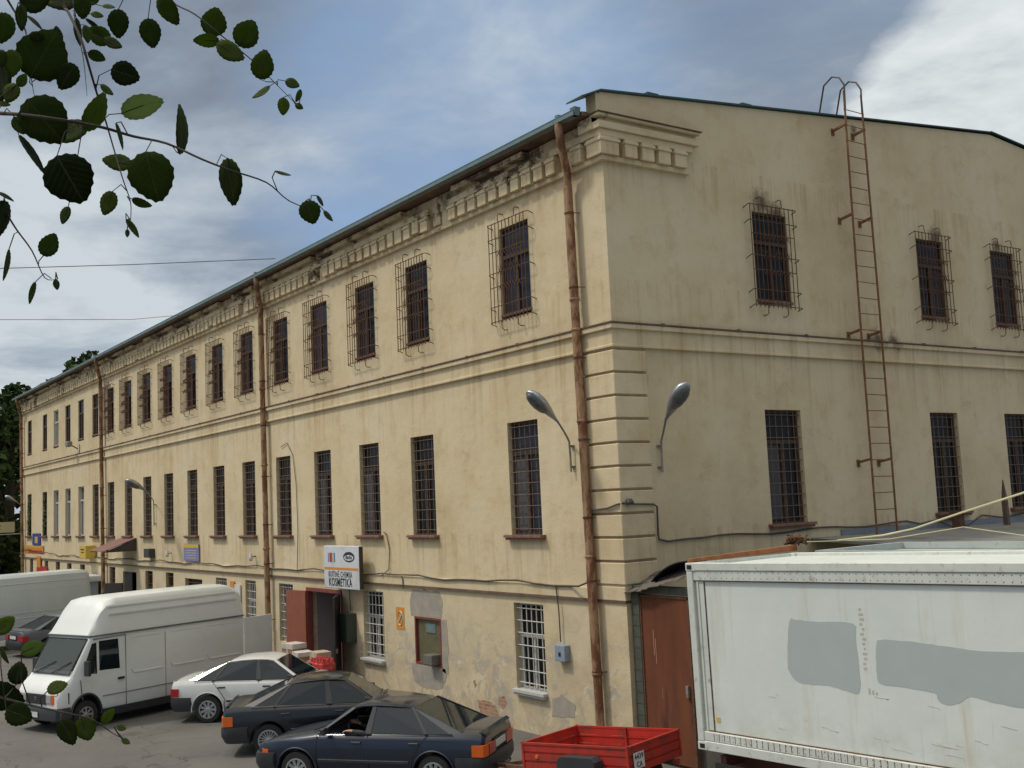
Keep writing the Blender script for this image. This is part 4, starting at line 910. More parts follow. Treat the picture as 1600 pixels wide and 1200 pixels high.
    o = MB().box(1.32,1.5,-.62,.62,.40,1.0); o.box(1.5,1.9,-.62,.62,.36,.52); o = o.obj('rear_seat', M['seat'], t); bevel(o,.04,2)
    MB().box(.75,1.30,-.6,.6,.958,.966+.01).obj('parcel_shelf', M['seat'], t)
    o = MB().box(2.78,3.05,-.70,.70,.70,.93).obj('dashboard', M['plastic'], t); bevel(o,.04,2)
    mb = MB().path([(2.62+.06*math.sin(a),.36+.17*math.cos(a),.93+.17*math.sin(a)) for a in [2*math.pi*k/20 for k in range(21)]],.012,5); mb.obj('steering_wheel', M['plastic'], t)
    for wx in (.96,3.506):
        for s in (-1,1): wheel(t,wx,s*.745,.305,.19,s,spokes)
    return t
w_ = make_car('white hatch-backed saloon parked behind the two dark cars, nose to the wall', -10.95, -4.80, 51, P_WHITE, 'red', 9)
d_ = make_car('black-blue saloon with many-spoked wheels between the white car and the front blue car', -6.52, -5.30, 60, P_NAVY, 'amber', 18)
b_ = make_car('dark blue saloon with its driver window open, nearest the camera beside the red trailer', -.289, -2.696, 218, P_BLUE, 'amber', 10, open_window=True)
g_ = make_car('small dark grey saloon half hidden behind the white van', -27.6, -5.5, 100, P_GREY, 'red', 9)
# phone antenna-like tow ball of the blue car
MB().path([(.1,0,.36),(-.10,0,.36),(-.14,0,.42)],.02,6).obj('tow_ball', M['chrome'], b_)

# ---- driver ---------------------------------------------------------------------------
SK = mat('skin',(0.42,0.24,0.17),0.6,0,0.06,10); SHIRT = mat('dark_shirt',(0.045,0.04,0.045),0.9,0,0.2,12); HAIR = mat('dark_hair',(0.03,0.022,0.018),0.8); PANTS = mat('dark_trousers',(0.03,0.032,0.04),0.9)
def skin_mesh(name, verts, edges, radii, m, parent, sub=2, root=0):
    me = bpy.data.meshes.new(name); me.from_pydata(verts, edges, []); o = bpy.data.objects.new(name, me); col.objects.link(o)
    md = o.modifiers.new('skin','SKIN'); md.use_smooth_shade = True
    for v, r in zip(me.skin_vertices[0].data, radii): v.radius = (r,r) if isinstance(r,(int,float)) else r
    me.skin_vertices[0].data[root].use_root = True
    s_ = o.modifiers.new('sub','SUBSURF'); s_.levels = sub; s_.render_levels = sub
    dg = bpy.context.evaluated_depsgraph_get(); dg.update()
    nm = bpy.data.meshes.new_from_object(o.evaluated_get(dg)); bpy.data.objects.remove(o)
    nm.materials.clear(); nm.materials.append(m); return link(name, nm, parent)
pr_ = thing('person','driver in a dark shirt in the blue car, forearm on the open window sill','person',(0,0,0)); pr_.parent = None
pr_.location = b_.location; pr_.rotation_euler = b_.rotation_euler
V = [(2.08,.36,.50),(2.0,.36,.70),(1.96,.36,.90),(1.97,.36,1.02),(2.0,.36,1.09),   # 0 pelvis .. 4 neck
     (1.99,.52,.98),(2.12,.66,.84),(2.26,.80,.955),(2.46,.815,.985),                        # 5-8 left arm to wrist over the sill
     (1.99,.20,.98),(2.20,.12,.80),(2.44,.20,.93),(2.56,.25,.99),                          # 9-12 right arm to the wheel
     (2.2,.46,.50),(2.58,.47,.60),(2.75,.46,.40),(2.2,.26,.50),(2.58,.25,.60),(2.75,.26,.40),
     (2.03,.36,1.16),(2.035,.36,1.23),(2.03,.36,1.29)]
E = [(0,1),(1,2),(2,3),(3,4),(3,5),(5,6),(6,7),(7,8),(3,9),(9,10),(10,11),(11,12),(0,13),(13,14),(14,15),(0,16),(16,17),(17,18),(4,19),(19,20),(20,21)]
R_ = [(.15,.12),(.14,.11),(.16,.12),(.14,.10),.055,.075,.05,.045,.03,.075,.05,.042,.03,.09,.07,.05,.09,.07,.05,(.085,.075),(.092,.08),(.07,.065)]
skin_mesh('body', V, E, R_, SHIRT, pr_)
hv = [(2.035,.36,1.12),(2.045,.36,1.17),(2.04,.36,1.235),(2.03,.36,1.30),(2.13,.36,1.185)]
skin_mesh('head', hv, [(0,1),(1,2),(2,3),(1,4)], [.05,(.078,.07),(.095,.08),(.06,.055),.014], SK, pr_)
skin_mesh('hair', [(2.0,.36,1.25),(2.01,.36,1.30),(1.97,.36,1.20)], [(0,1),(0,2)], [(.095,.088),(.085,.08),(.07,.075)], HAIR, pr_)
def hand(w, d, side, name='hand'):
    w = Vector(w); d = Vector(d).normalized(); s = Vector(side).normalized(); n = d.cross(s)
    vs = [w-d*.06, w, w+d*.045]; es = [(0,1),(1,2)]; rs = [.027,.028,(.036,.018)]
    for k,(o_,L_) in enumerate(((-.027,.075),(-.009,.085),(.009,.08),(.027,.062))):
        b0 = len(vs); vs += [w+d*.085+s*o_, w+d*(.085+L_*.5)+s*o_-n*.012, w+d*(.085+L_*.85)+s*o_-n*.035]; es += [(2,b0),(b0,b0+1),(b0+1,b0+2)]; rs += [.011,.0095,.008]
    b0 = len(vs); vs += [w+d*.03-s*.042, w+d*.07-s*.06]; es += [(1,b0),(b0,b0+1)]; rs += [.012,.010]
    skin_mesh(name, vs, es, rs, SK, pr_)
hand((2.47,.815,.985),(1,-.1,0),(0,1,0)); hand((2.57,.25,1.0),(.5,.3,.3),(0,.6,-.6))
# ---- high-roof van -------------------------------------------------------------------
def make_van():
    t = thing('delivery_van','long white high-roofed van with snub nose, parked at an angle behind the white car','van',(-14.04,-1.87,0),math.radians(-69.6),'white vans'); t.scale = (.90,)*3
    L = 7.15; ax = 6.32
    secs = []
    for x,w,zb,zt,wt in ((0,.95,.46,2.10,.955),(.06,.985,.44,2.13,.965),(3.0,.99,.44,2.13,.965),(6.08,.99,.44,2.13,.955),(6.16,.985,.44,2.10,.94),(6.66,.975,.44,1.36,.92),(6.74,.97,.44,1.27,.93),(6.95,.95,.46,1.15,.90),(7.06,.92,.50,1.02,.86),(7.10,.90,.55,.95,.84)):
        zm = min(1.28, zt-.16)
        secs.append(half_ring(x,[(0,zb),(w*.95,zb),(w*.99,zb+.14),(w,.85 if zt>1.2 else .75),(w*.995,zm),((w*.99+wt)/2,(zm+zt)/2),(wt,zt-.05),(wt-.03,zt),(0,zt+.012)]))
    me = MB().loft(secs).mesh('body'); me.materials.append(P_VAN); me.materials.append(M['plastic'])
    cs = [cyl_cutter(ax,.4655,.43,s*.66,s*1.3) for s in (-1,1)] + [cyl_cutter(1.85,.4655,.43,s*.66,s*1.3) for s in (-1,1)]
    cs.append(prism_cutter([(5.0,.9),(6.35,.9),(6.60,1.42),(6.9,1.42),(6.42,2.03),(5.0,2.03)],-.84,.84))
    cs.append(prism_cutter([(5.32,1.34),(5.94,1.36),(5.94,2.0),(5.36,2.0)],-1.3,1.3))
    cs.append(prism_cutter([(6.01,1.30),(6.34,1.33),(6.30,1.62),(6.14,1.96),(6.01,1.98)],-1.3,1.3))
    link('body', fix_cut(cut(me,cs),30), t)
    # high roof
    secs = []
    for x,w,zt in ((-.0,.95,2.62),(.10,.955,2.80),(.5,.955,2.92),(3,.955,2.94),(5.3,.955,2.93),(5.62,.95,2.88),(5.80,.94,2.72),(6.0,.93,2.42),(6.20,.93,2.13)):
        f = (zt-2.13)/.81
        dx = 0
        secs.append([(x+(.0 if f<.99 else 0),yy*w,2.132+zz*max(f,.02)) for yy,zz in ((-1,0),(-.985,.12),(-.955,.40),(-.90,.66),(-.78,.77),(-.4,.805),(0,.81),(.4,.805),(.78,.77),(.90,.66),(.955,.40),(.985,.12),(1,0))])
    rf = MB().loft(secs).obj('high_roof', P_VAN, t, smooth=35)
    mb = MB()
    for s in (-1,1):
        mb.box(.02,6.14,min(s*.955,s*1.0),max(s*.955,s*1.0),2.105,2.135)
    mb.box(6.12,6.2,-.94,.94,2.108,2.135); mb.obj('rain_gutter', mat('grey_gutter_seal',(0.12,0.12,0.12),0.6), t)
    mb = MB()
    for s in (-1,1):
        for z,yy in ((2.56,.925),(2.72,.878)): mb.bar((.3,s*yy,z),(5.6,s*yy,z),.018,4)
    mb.obj('roof_rib', P_VAN, rf)
    for s in (-1,1):
        # side glass
        MB().slab([(5.32,s*.955,1.34),(5.94,s*.955,1.36),(5.94,s*.945,2.0),(5.36,s*.945,2.0)],(0,-s*.006,0)).obj('side_window', M['carglass'], t)
        MB().slab([(6.01,s*.955,1.30),(6.34,s*.955,1.33),(6.30,s*.95,1.62),(6.14,s*.945,1.96),(6.01,s*.945,1.98)],(0,-s*.006,0)).obj('quarter_window', M['carglass'], t)
        mb = MB()
        for pl in ([(5.14,2.06),(5.14,.50)],[(6.50,1.22),(6.44,.80),],[(5.14,2.06),(6.12,2.05)],[(3.55,2.0),(3.55,.48)],[(.15,.80),(5.85,.80)]):
            for a,c in zip(pl,pl[1:]): 
                yy = lambda z: .993 if z < 1.28 else .993-(z-1.28)*.035
                mb.bar((a[0],s*yy(a[1]),a[1]),(c[0],s*yy(c[1]),c[1]),.009,4)
        mb.obj('panel_seam', mat('seam_grey',(0.18,0.18,0.17),0.7) if s<0 else bpy.data.materials['seam_grey'], t)
        mb = MB()
        for x0,x1 in ((3.7,4.95),(1.9,3.35),(.25,1.75)): 
            mb.path([(x0,s*.990,1.20),(x1-.1,s*.990,1.20),(x1,s*.985,1.30)],.020,5); mb.path([(x0,s*.968,1.98),(x1,s*.968,1.98)],.008,4)
        mb.obj('side_rib', P_VAN, t, smooth=60)
        MB().box(.0,5.85,min(s*.93,s*1.004),max(s*.93,s*1.004),.36,.52).obj('skirt', M['plastic'], t)
        o=MB().box(5.20,5.40,min(s*.99,s*1.03),max(s*.99,s*1.03),1.10,1.15).obj('door_handle', M['ink'], t); bevel(o,.01,2)
        mr = MB(); mr.bar((6.35,s*.95,1.42),(6.42,s*1.12,1.50),.012,5); mr.box(6.36,6.44,min(s*1.05,s*1.25),max(s*1.05,s*1.25),1.30,1.62); o=mr.obj('mirror', M['plastic'], t); bevel(o,.02,2)
        mb = MB().path([(ax+.44*math.cos(a),s*.985,.4655+.44*math.sin(a)) for a in [math.radians(185*k/22) for k in range(23)]],.03,6); mb.obj('arch_lip', M['plastic'], t, smooth=60)
        # lamps
        o = MB().box(7.04,7.125,min(s*.44,s*.66),max(s*.44,s*.66),.78,.97).obj('headlight', M['headlamp'], t); bevel(o,.02,2)
        MB().loft([[(7.125,s*.67,z) for z in (.77,.97)]+[(7.04,s*.67,z) for z in (.97,.77)],[(7.09,s*.84,z) for z in (.77,.97)]+[(7.02,s*.82,z) for z in (.97,.77)]]).obj('indicator', M['amber'], t)
        MB().loft([[(7.07,s*.86,z) for z in (.76,.99)]+[(6.98,s*.84,z) for z in (.99,.76)],[(6.80,s*.972,z) for z in (.76,.99)]+[(6.80,s*.90,z) for z in (.99,.76)]]).obj('corner_trim', M['plastic'], t)
        wheel(t,ax,s*.86,.355,.22,s,8,.20); wheel(t,1.85,s*.86,.355,.22,s,8,.20)
        o=MB().box(.0,.07,min(s*.80,s*.975),max(s*.80,s*.975),.75,1.15).obj('tail_light', M['redlamp'], t)
    MB().slab([(6.70,-.80,1.36),(6.70,.80,1.36),(6.205,.83,2.06),(6.205,-.83,2.06)],(-.008,0,-.004)).obj('windscreen', M['reflectglass'], t)
    mb = MB()
    for a,c in (((6.71,-.82,1.36),(6.71,.82,1.36)),((6.21,-.85,2.065),(6.21,.85,2.065)),((6.71,-.82,1.36),(6.21,-.85,2.065)),((6.71,.82,1.36),(6.21,.85,2.065))): mb.bar(a,c,.016,5)
    mb.obj('window_seal', M['plastic'], t)
    mb = MB().bar((6.73,-.6,1.37),(6.55,0,1.60),.008,4).bar((6.73,.1,1.37),(6.55,.66,1.60),.008,4); mb.obj('wiper', M['ink'], t)
    o = MB().box(7.06,7.12,-.44,.44,.76,.97); 
    o = o.obj('grille', M['plastic'], t)
    mb = MB()
    for k in range(4): mb.box(7.12,7.128,-.42,.42,.785+.05*k,.80+.05*k)
    mb.obj('grille_bar', M['darkdoor'], o)
    o = MB().lathe([(.035,0),(.045,.004),(.045,.01),(.035,.012)],(7.125,0,.87),'x',20); 
    for a in (90,210,330): o.bar((7.13,0,.87),(7.13,.038*math.cos(math.radians(a)),.87+.038*math.sin(math.radians(a))),.005,4)
    o.obj('emblem', M['chrome'], t)
    secs = []
    for px_,py_ in ((6.78,-.99),(6.98,-.99),(7.14,-.90),(7.20,-.6),(7.22,0),(7.20,.6),(7.14,.90),(6.98,.99),(6.78,.99)):
        k = .93 if abs(py_)>.7 else 1
        secs.append([(px_,py_,.44),(px_,py_,.66),(px_-.02,py_*.99,.69),(px_-.14 if abs(py_)<.95 else px_,py_*k,.69),(px_-.14 if abs(py_)<.95 else px_,py_*k,.44)])
    MB().loft(secs).obj('front_bumper', M['plastic'], t, smooth=40)
    MB().box(7.225,7.235,-.26,.26,.50,.61).obj('number_plate', M['platewhite'], t)
    o = MB().box(.3,5.9,-.6,.6,.30,.46).obj('chassis', M['ink'], t)
    # cab contents
    o = MB().box(5.05,5.2,.1,.7,.95,1.55); o.box(5.2,5.7,.1,.7,.92,1.08); o.box(5.05,5.2,-.75,-.1,.95,1.55); o = o.obj('seat', mat('beige_seat',(0.25,0.22,0.18),0.9), t); bevel(o,.04,2)
    o = MB().box(6.2,6.62,-.8,.8,1.30,1.405).obj('dashboard', M['plastic'], t)
    o = MB().slab([(6.25,.05,1.41),(6.55,.0,1.41),(6.58,.35,1.41),(6.3,.42,1.41)],(0,0,.03)).obj('paper', M['tape'], t)
    o = MB().slab([(6.28,-.5,1.41),(6.5,-.62,1.41),(6.6,-.25,1.41),(6.35,-.15,1.41)],(0,0,.05)).obj('paper', C3['white'], t)
    # wide-open rear door swung out to the near side
    rd = MB(); rd.box(-1.12,0,-.03,.03,.5,2.05).obj('rear_door', P_VAN, t, loc=(-.02,.99,0), rotz=math.radians(4))
    rd2 = MB().box(-.98,0,-.03,.03,.5,2.05).obj('rear_door', P_VAN, t, loc=(-.02,-.99,0), rotz=math.radians(-8))
    MB().box(-.95,-.03,.031,.045,1.15,1.17).obj('side_rib', P_VAN, rd2)
    MB().box(-.35,-.2,.97,1.0,1.95,2.0).obj('hinge', M['ink'], t)
    done = set()
    for c in t.children_recursive:
        if c.type == 'MESH' and not (c.name.startswith('wheel') or (c.parent and c.parent.name.startswith('wheel'))) and c.data.name not in done:
            done.add(c.data.name)
            for v in c.data.vertices:
                v.co.z = .33+(v.co.z-.44)*1.175
                if v.co.x < 5.1 and 'rear_door' not in c.name and 'side_rib' not in (c.name if c.parent is not t else ''): v.co.x = 5.1-(5.1-v.co.x)*.794
    for c in t.children:
        if c.location.x < 3 and c.location.length > 0: c.location.x = 5.1-(5.1-c.location.x)*.794
    return t
van = make_van()
# second van: plain slab-sided, mostly out of the picture
def make_van2():
    t = thing('delivery_van','silver-white panel van with ribbed sides at the left edge, behind the high-roofed van','van',(-32.35,-2.2,0),math.radians(-69.5),'white vans')
    P2 = mat('silver_white_van_paint',(0.60,0.66,0.66),0.4,0,0.04,1.5,coat=.3)
    secs = []
    for x,w,zt in ((-.10,.93,2.0),(.0,.98,2.74),(.2,1.0,2.80),(4.9,1.0,2.80),(5.2,.99,2.6),(5.6,.97,1.7),(6.3,.93,1.25),(6.5,.88,1.0)):
        wt = w*.90 if zt > 2 else w*.93; zm = min(1.6,zt-.2)
        secs.append(half_ring(x,[(0,.4),(w*.93,.4),(w,.6),(w,zm),(w*.985,(zm+zt)/2),(wt+.02,zt-.10),(wt-.06,zt),(0,zt+.03)]))
    me = MB().loft(secs).mesh('body'); me.materials.append(P2); me.materials.append(M['plastic'])
    link('body', fix_cut(cut(me,[cyl_cutter(x,.36,.44,s*.66,s*1.3) for s in (-1,1) for x in (1.3,5.4)]),30), t)
    for s in (-1,1):
        mb = MB()
        for z,yy in ((2.46,.955),(2.2,.975),(1.35,1.0),(1.15,1.002),(.85,1.002)): mb.path([(.15,s*yy,z),(4.8,s*yy,z)],.016,5)
        for x in (1.2,2.7,4.0): mb.bar((x,s*1.0,.6),(x,s*.99,1.9),.008,4)
        mb.obj('side_rib', P2, t, smooth=60)
        MB().slab([(5.1,s*.985,1.5),(5.55,s*.985,1.5),(5.2,s*.97,2.2),(4.5,s*.97,2.2),(4.5,s*.985,1.5)],(0,-s*.01,0)).obj('side_window', M['pane'], t)
        for x in (1.3,5.4): wheel(t,x,s*.86,.36,.22,s,8,.2)
        MB().box(-.11,-.03,min(s*.80,s*.93),max(s*.80,s*.93),.8,1.3).obj('tail_light', M['redlamp'], t)
    MB().slab([(5.62,-.85,1.72),(5.62,.85,1.72),(5.23,.86,2.55),(5.23,-.86,2.55)],(.012,0,.005)).obj('windscreen', M['pane'], t)
    MB().box(-.2,-.1,-.95,.95,.42,.58).obj('rear_bumper', M['plastic'], t); MB().box(6.45,6.6,-.95,.95,.42,.62).obj('front_bumper', M['plastic'], t)
make_van2()
# ---- container on a chassis --------------------------------------------------------------
CO = Vector((4.069,-2.269,1.159)); CA, CT = 0.062, 0.016
CW, CH, CLn = 2.45, 2.612, 6.06
def white_steel():
    m = bpy.data.materials.new('white_container_steel'); m.use_nodes = True; t = m.node_tree; b = t.nodes['Principled BSDF']
    g = N(t,'ShaderNodeTexCoord'); P = g.outputs['Object']; sp = N(t,'ShaderNodeSeparateXYZ'); t.links.new(P,sp.inputs[0]); X,Y,Z = sp.outputs
    c = ramp(t, noise(t,P,.8,6,.6), [(.3,(.59,.64,.60)),(.7,(.68,.72,.685))])
    cm = N(t,'ShaderNodeCombineXYZ'); t.links.new(mth(t,'MULTIPLY',X,4.5),cm.inputs[0]); t.links.new(mth(t,'MULTIPLY',Y,4.5),cm.inputs[1]); t.links.new(mth(t,'MULTIPLY',Z,.35),cm.inputs[2])
    st = ramp(t, noise(t,cm.outputs[0],1.0,8,.7), [(.54,0.0),(.70,1.0)])
    c = mixc(t, mth(t,'MULTIPLY',st,.4), c, (.52,.44,.29))
    cm2 = N(t,'ShaderNodeCombineXYZ'); t.links.new(mth(t,'MULTIPLY',X,9.0),cm2.inputs[0]); t.links.new(mth(t,'MULTIPLY',Y,9.0),cm2.inputs[1]); t.links.new(mth(t,'MULTIPLY',Z,.5),cm2.inputs[2])
    st2 = ramp(t, noise(t,cm2.outputs[0],1.0,8,.75), [(.60,0.0),(.70,1.0)])
    c = mixc(t, mth(t,'MULTIPLY',st2,.35), c, (.34,.31,.25))
    fl_ = ramp(t, noise(t,P,11,8,.75), [(.66,0.0),(.71,1.0)])
    c = mixc(t, mth(t,'MULTIPLY',fl_,.35), c, (.34,.24,.14))
    # low band is dirtier
    fr = N(t,'ShaderNodeMapRange'); fr.inputs[1].default_value=.9; fr.inputs[2].default_value=.1; t.links.new(Z,fr.inputs[0])
    gl = ramp(t, noise(t,P,2.2,8,.7), [(.42,0.0),(.66,1.0)])
    c = mixc(t, mth(t,'MULTIPLY',mth(t,'MULTIPLY',gl,fr.outputs[0]),.5), c, (.42,.36,.24))
    t.links.new(c,b.inputs['Base Color']); b.inputs['Roughness'].default_value=.5
    bn=N(t,'ShaderNodeBump'); bn.inputs['Strength'].default_value=.4; bn.inputs['Distance'].default_value=.03; t.links.new(noise(t,P,1.5,4,.5),bn.inputs['Height']); t.links.new(bn.outputs[0],b.inputs['Normal'])
    return m
M['cont'] = white_steel()
M['contrail'] = mat('rusty_white_rail',(0.59,0.615,0.56),0.6,0.1,0.1,3,dark=(0.30,0.19,0.10),dscale=9,dlo=.56,dhi=.78)
M['contpatch'] = mat('grey_overpaint',(0.40,0.445,0.435),0.5,0,0.04,2)
ct = thing('shipping_container','dirty white container with two grey painted-over patches, standing on a low chassis','container',CO); ct.rotation_euler = (0,-CT,CA)
o = MB().box(.06,CLn-.06,.06,CW-.06,.06,CH-.05).obj('body', M['cont'], ct)
for x0 in (0,CLn-.12):
    for y0 in (0,CW-.12): bevel(MB().box(x0,x0+.12,y0,y0+.12,.12,CH-.12).obj('corner_post', M['contrail'], ct),.01,1)
MB().box(.16,.19,.03,.06,.28,CH-.26).box(.19,.28,.045,.06,.28,CH-.26).obj('edge_trim', M['contrail'], ct)
for y0 in (.0,CW-.10):
    bevel(MB().box(.12,CLn-.12,y0,y0+.10,CH-.11,CH-.0).box(.12,CLn-.12,y0+.015,y0+.085,CH-.25,CH-.11).obj('top_rail', M['contrail'], ct),.008,1)
    bevel(MB().box(.12,CLn-.12,y0,y0+.10,.0,.13).box(.12,CLn-.12,y0+.012,y0+.088,.135,.26).obj('bottom_rail', M['contrail'], ct),.008,1)
for x0 in (0,CLn-.10):
    MB().box(x0,x0+.1,.12,CW-.12,CH-.12,CH-.002).obj('top_rail', M['contrail'], ct); MB().box(x0,x0+.1,.12,CW-.12,.0,.14).obj('bottom_rail', M['contrail'], ct)
for x0 in (-.004,CLn-.174):
    for y0 in (-.004,CW-.158):
        for z0 in (0,CH-.118): bevel(MB().box(x0,x0+.178,y0,y0+.162,z0,z0+.118).obj('corner_casting', M['contrail'], ct),.012,2)
mb = MB()
for z in (CH-.06,): mb.box(-.008,-.0045,.03,.11,z-.03,z+.03); mb.box(.03,.12,-.008,-.0045,z-.03,z+.03)
mb.box(.04,.13,-.008,-.0045,.03,.09); mb.obj('casting_hole', M['ink'], ct)
mb = MB(); x = .35; rr = random.Random(4)
while x < CLn-.2:
    for z in (CH-.14,CH-.215): mb.lathe([(0,-.004),(.006,-.003),(.008,0)],(x,.015,z),'y',6)
    for z in (.17,.23): mb.lathe([(0,-.004),(.005,-.003),(.007,0)],(x,.012,z),'y',6)
    x += .10
mb.obj('rivet_row', M['rust'], ct)
mb = MB(); mb.box(.2,CLn-.15,.048,.06,.262,.275); mb.box(.2,CLn-.15,.048,.06,CH-.262,CH-.252); mb.box(.285,.293,.048,.0595,.28,CH-.27)
for k in range(60): mb.box(.3+.095*k,.306+.095*k,.008,.012,.15,.25)
mb.obj('dirt_seam', M['rust'], ct)
def cpatch(pts, seed):
    r_ = random.Random(seed); poly = []
    for i in range(len(pts)):
        a,b2,c,d = (Vector(pts[(i+k)%len(pts)]) for k in (-1,0,1,2))
        for k in range(6):
            s = k/6; p = .5*((2*b2)+(c-a)*s+(2*a-5*b2+4*c-d)*s*s+(3*b2-a-3*c+d)*s**3) if (c-b2).length < 1.2 else b2.lerp(c,s)
            poly.append((p.x+r_.uniform(-.004,.004),.0575,p.y+r_.uniform(-.004,.004)))
    MB().slab(poly,(0,.003,0)).obj('paint_patch', M['contpatch'], ct)
cpatch([(1.73,1.84),(1.85,1.87),(2.15,1.86),(2.70,1.86),(2.73,1.66),(2.73,1.05),(2.53,1.02),(2.26,1.06),(1.83,1.06),(1.67,1.18),(1.65,1.36)],1)
cpatch([(3.02,1.62),(3.10,1.68),(3.5,1.68),(3.92,1.65),(4.39,1.62),(4.91,1.64),(5.5,1.66),(5.5,1.03),(4.84,1.03),(4.47,1.06),(4.2,1.10),(4.05,1.02),(3.9,.98),(3.78,1.02),(3.74,1.10),(3.4,1.13),(3.03,1.15),(2.99,1.29)],2)
MB().box(.33,.40,.0555,.0595,.40,.47).obj('warning_label', C3['yellow'], ct)
mb = MB(); rr = random.Random(9)
for k in range(16):
    x0 = rr.choice((rr.uniform(1.2,2.3),rr.uniform(3.6,4.9),rr.uniform(2.8,4.8))); z0 = rr.choice((rr.uniform(.40,.62),rr.uniform(.7,1.0))); 
    mb.path([(x0+s*rr.uniform(.05,.12),.0575,z0-.010*s+rr.uniform(-.008,.008)) for s in range(rr.randint(2,5))],.002,3)
[mb.box(2.85+.05*k,2.875+.05*k,.0575,.0595,1.01,1.08-.02*k) for k in range(3)]; [mb.box(2.80+rr.uniform(0,.04),2.82+rr.uniform(0.02,.06),.0578,.0592,2.02-.06*k,2.05-.06*k) for k in range(13)]
om_ = mb.obj('scrape_mark', mat('brown_scrape',(0.47,0.43,0.36),0.8), ct); om_['kind'] = 'stuff'
# chassis under it
ch = thing('container_chassis','dark chassis with wheels and a red lamp under the white container','trailer',CO-Vector((0,0,1.159))); ch.rotation_euler=(0,0,CA)
mb = MB()
for y in (.5,1.75): mb.box(.2,CLn-.1,y,y+.12,.80,1.12)
for x in (.3,2,4,5.6): mb.box(x,x+.1,.12,CW-.12,.95,1.10)
mb.obj('beam', mat('red_oxide_beam',(0.13,0.045,0.03),0.8), ch)
for x in (1.5,2.75,5.2):
    for s,y in ((-1,.32),(1,2.13)): wheel(ch,x,y if s>0 else y,.46,.28,s,8,.26) if s>0 else wheel(ch,x,.32,.46,.28,-1,8,.26)
MB().box(.12,.20,.1,2.3,.55,.68).box(.2,.3,.55,.62,.6,.95).box(.2,.3,1.8,1.87,.6,.95).obj('rear_bar', M['white_iron'], ch)
MB().box(.10,.15,.15,.40,.70,.80).obj('tail_light', M['redlamp'], ch)
MB().box(.25,.85,.05,.09,.55,1.0).obj('mud_flap', M['tyre'], ch)
# ---- second container behind -------------------------------------------------------
c2_ = thing('shipping_container','pale blue-white container rail showing behind the nearer container roof','container',(4.15,.42,1.13)); c2_.rotation_euler=(0,-.004,CA)
M['cont2'] = mat('pale_blue_steel',(0.42,0.46,0.44),0.55,0.1,0.08,3,dark=(0.2,0.17,0.12),dscale=4,dlo=.6)
MB().box(.05,5.95,.05,2.35,.0,2.55).obj('body', M['cont2'], c2_)
MB().box(0,6,0,.1,2.56,2.66).box(0,6,.01,.09,2.40,2.555).obj('side_rail', M['cont2'], c2_); MB().box(0,.1,.1,2.3,2.4,2.66).obj('end_rail', M['cont2'], c2_); MB().box(0,.1,0,.1,0,2.4).obj('corner_post', M['cont2'], c2_); MB().box(0,6,2.3,2.4,2.56,2.66).obj('side_rail', M['cont2'], c2_)
mb = MB()
for k in range(30): mb.lathe([(0,-.004),(.008,-.003),(.009,0)],(.2+.2*k,0.01,2.48),'y',6)
mb.obj('rivet_row', M['rust'], c2_)
MB().box(.2,5.8,.1,2.3,-1.25,-.01).obj('support_block', M['ink'], c2_)
# ---- shed between gable and containers -------------------------------------------------
sh = thing('lean_to_shed','low felt-roofed lean-to shed filling the space between the gable and the containers','shed',(0,0,0))
M['felt'] = mat('weathered_roof_felt',(0.20,0.20,0.185),0.9,0,0.2,2,0.01,14,dark=(0.10,0.10,0.09),dscale=1.2)
M['zinc'] = mat('zinc_flashing',(0.22,0.24,0.27),0.6,0.3,0.2,6,stretch=(1,6,1))
MB().slab([(.02,5.2,3.66),(.02,22,3.62),(7.2,22,3.50),(7.2,4.3,3.50),(3.9,4.3,3.55),(1.6,4.9,3.6)],(0,0,.06)).obj('roof', M['felt'], sh)
MB().box(.003,.05,6.2,22,3.60,3.84).obj('flashing', M['zinc'], sh)
MB().box(1.4,1.55,.3,5.0,0,3.45).box(1.55,7.1,4.6,4.75,0,3.45).obj('wall', M['cement'], sh)
# gate between corner and container
gt = thing('steel_gate','tall rusty brown steel door beside the building corner, partly behind the container','door',(0,.12,0))
M['gate'] = mat('rusty_brown_door_steel',(0.14,0.042,0.015),0.9,0.0,0.25,1.6,dark=(0.07,0.025,0.015),dscale=1.4,stretch=(1.5,1,.35))
MB().box(.30,1.52,-.03,.03,.06,2.93).obj('door_leaf', M['gate'], gt)
MB().box(.27,.30,-.05,.04,0,2.96).box(1.52,1.56,-.05,.04,0,2.96).box(.27,1.56,-.05,.04,2.93,2.97).obj('frame', M['rust'], gt)
MB().box(.58,.60,-.034,-.031,1.9,2.35).box(.63,.645,-.034,-.031,1.75,2.2).box(.75,.76,-.034,-.031,1.15,1.35).obj('scratch', mat('pale_scratch',(0.36,0.20,0.12),0.8), gt)
MB().box(1.40,1.46,-.08,-.03,1.25,1.45).obj('handle', M['galv'], gt)
bw = thing('block_wall','narrow grey block pier with a lintel around the rusty gate','wall',(0,.12,0))
M['block'] = mat('grey_concrete_block',(0.075,0.08,0.06),0.9,0,0.2,6)
mb = MB()
for k in range(15): mb.box(.065+(.0 if k%2 else .004),.265,-.06,.12,k*.20,k*.20+.188)
mb.box(.07,.26,-.052,.11,0,3.0); mb.obj('pier', M['block'], bw)
mb = MB()
for k in range(5): mb.box(.09+.34*k,.42+.34*k,-.05,.1,2.99,3.13)
mb.obj('lintel', M['block'], bw)
rf = thing('torn_roof','torn slates and a bent dark tin sheet over the gate','roof',(0,.12,0))
mb = MB(); rr = random.Random(2)
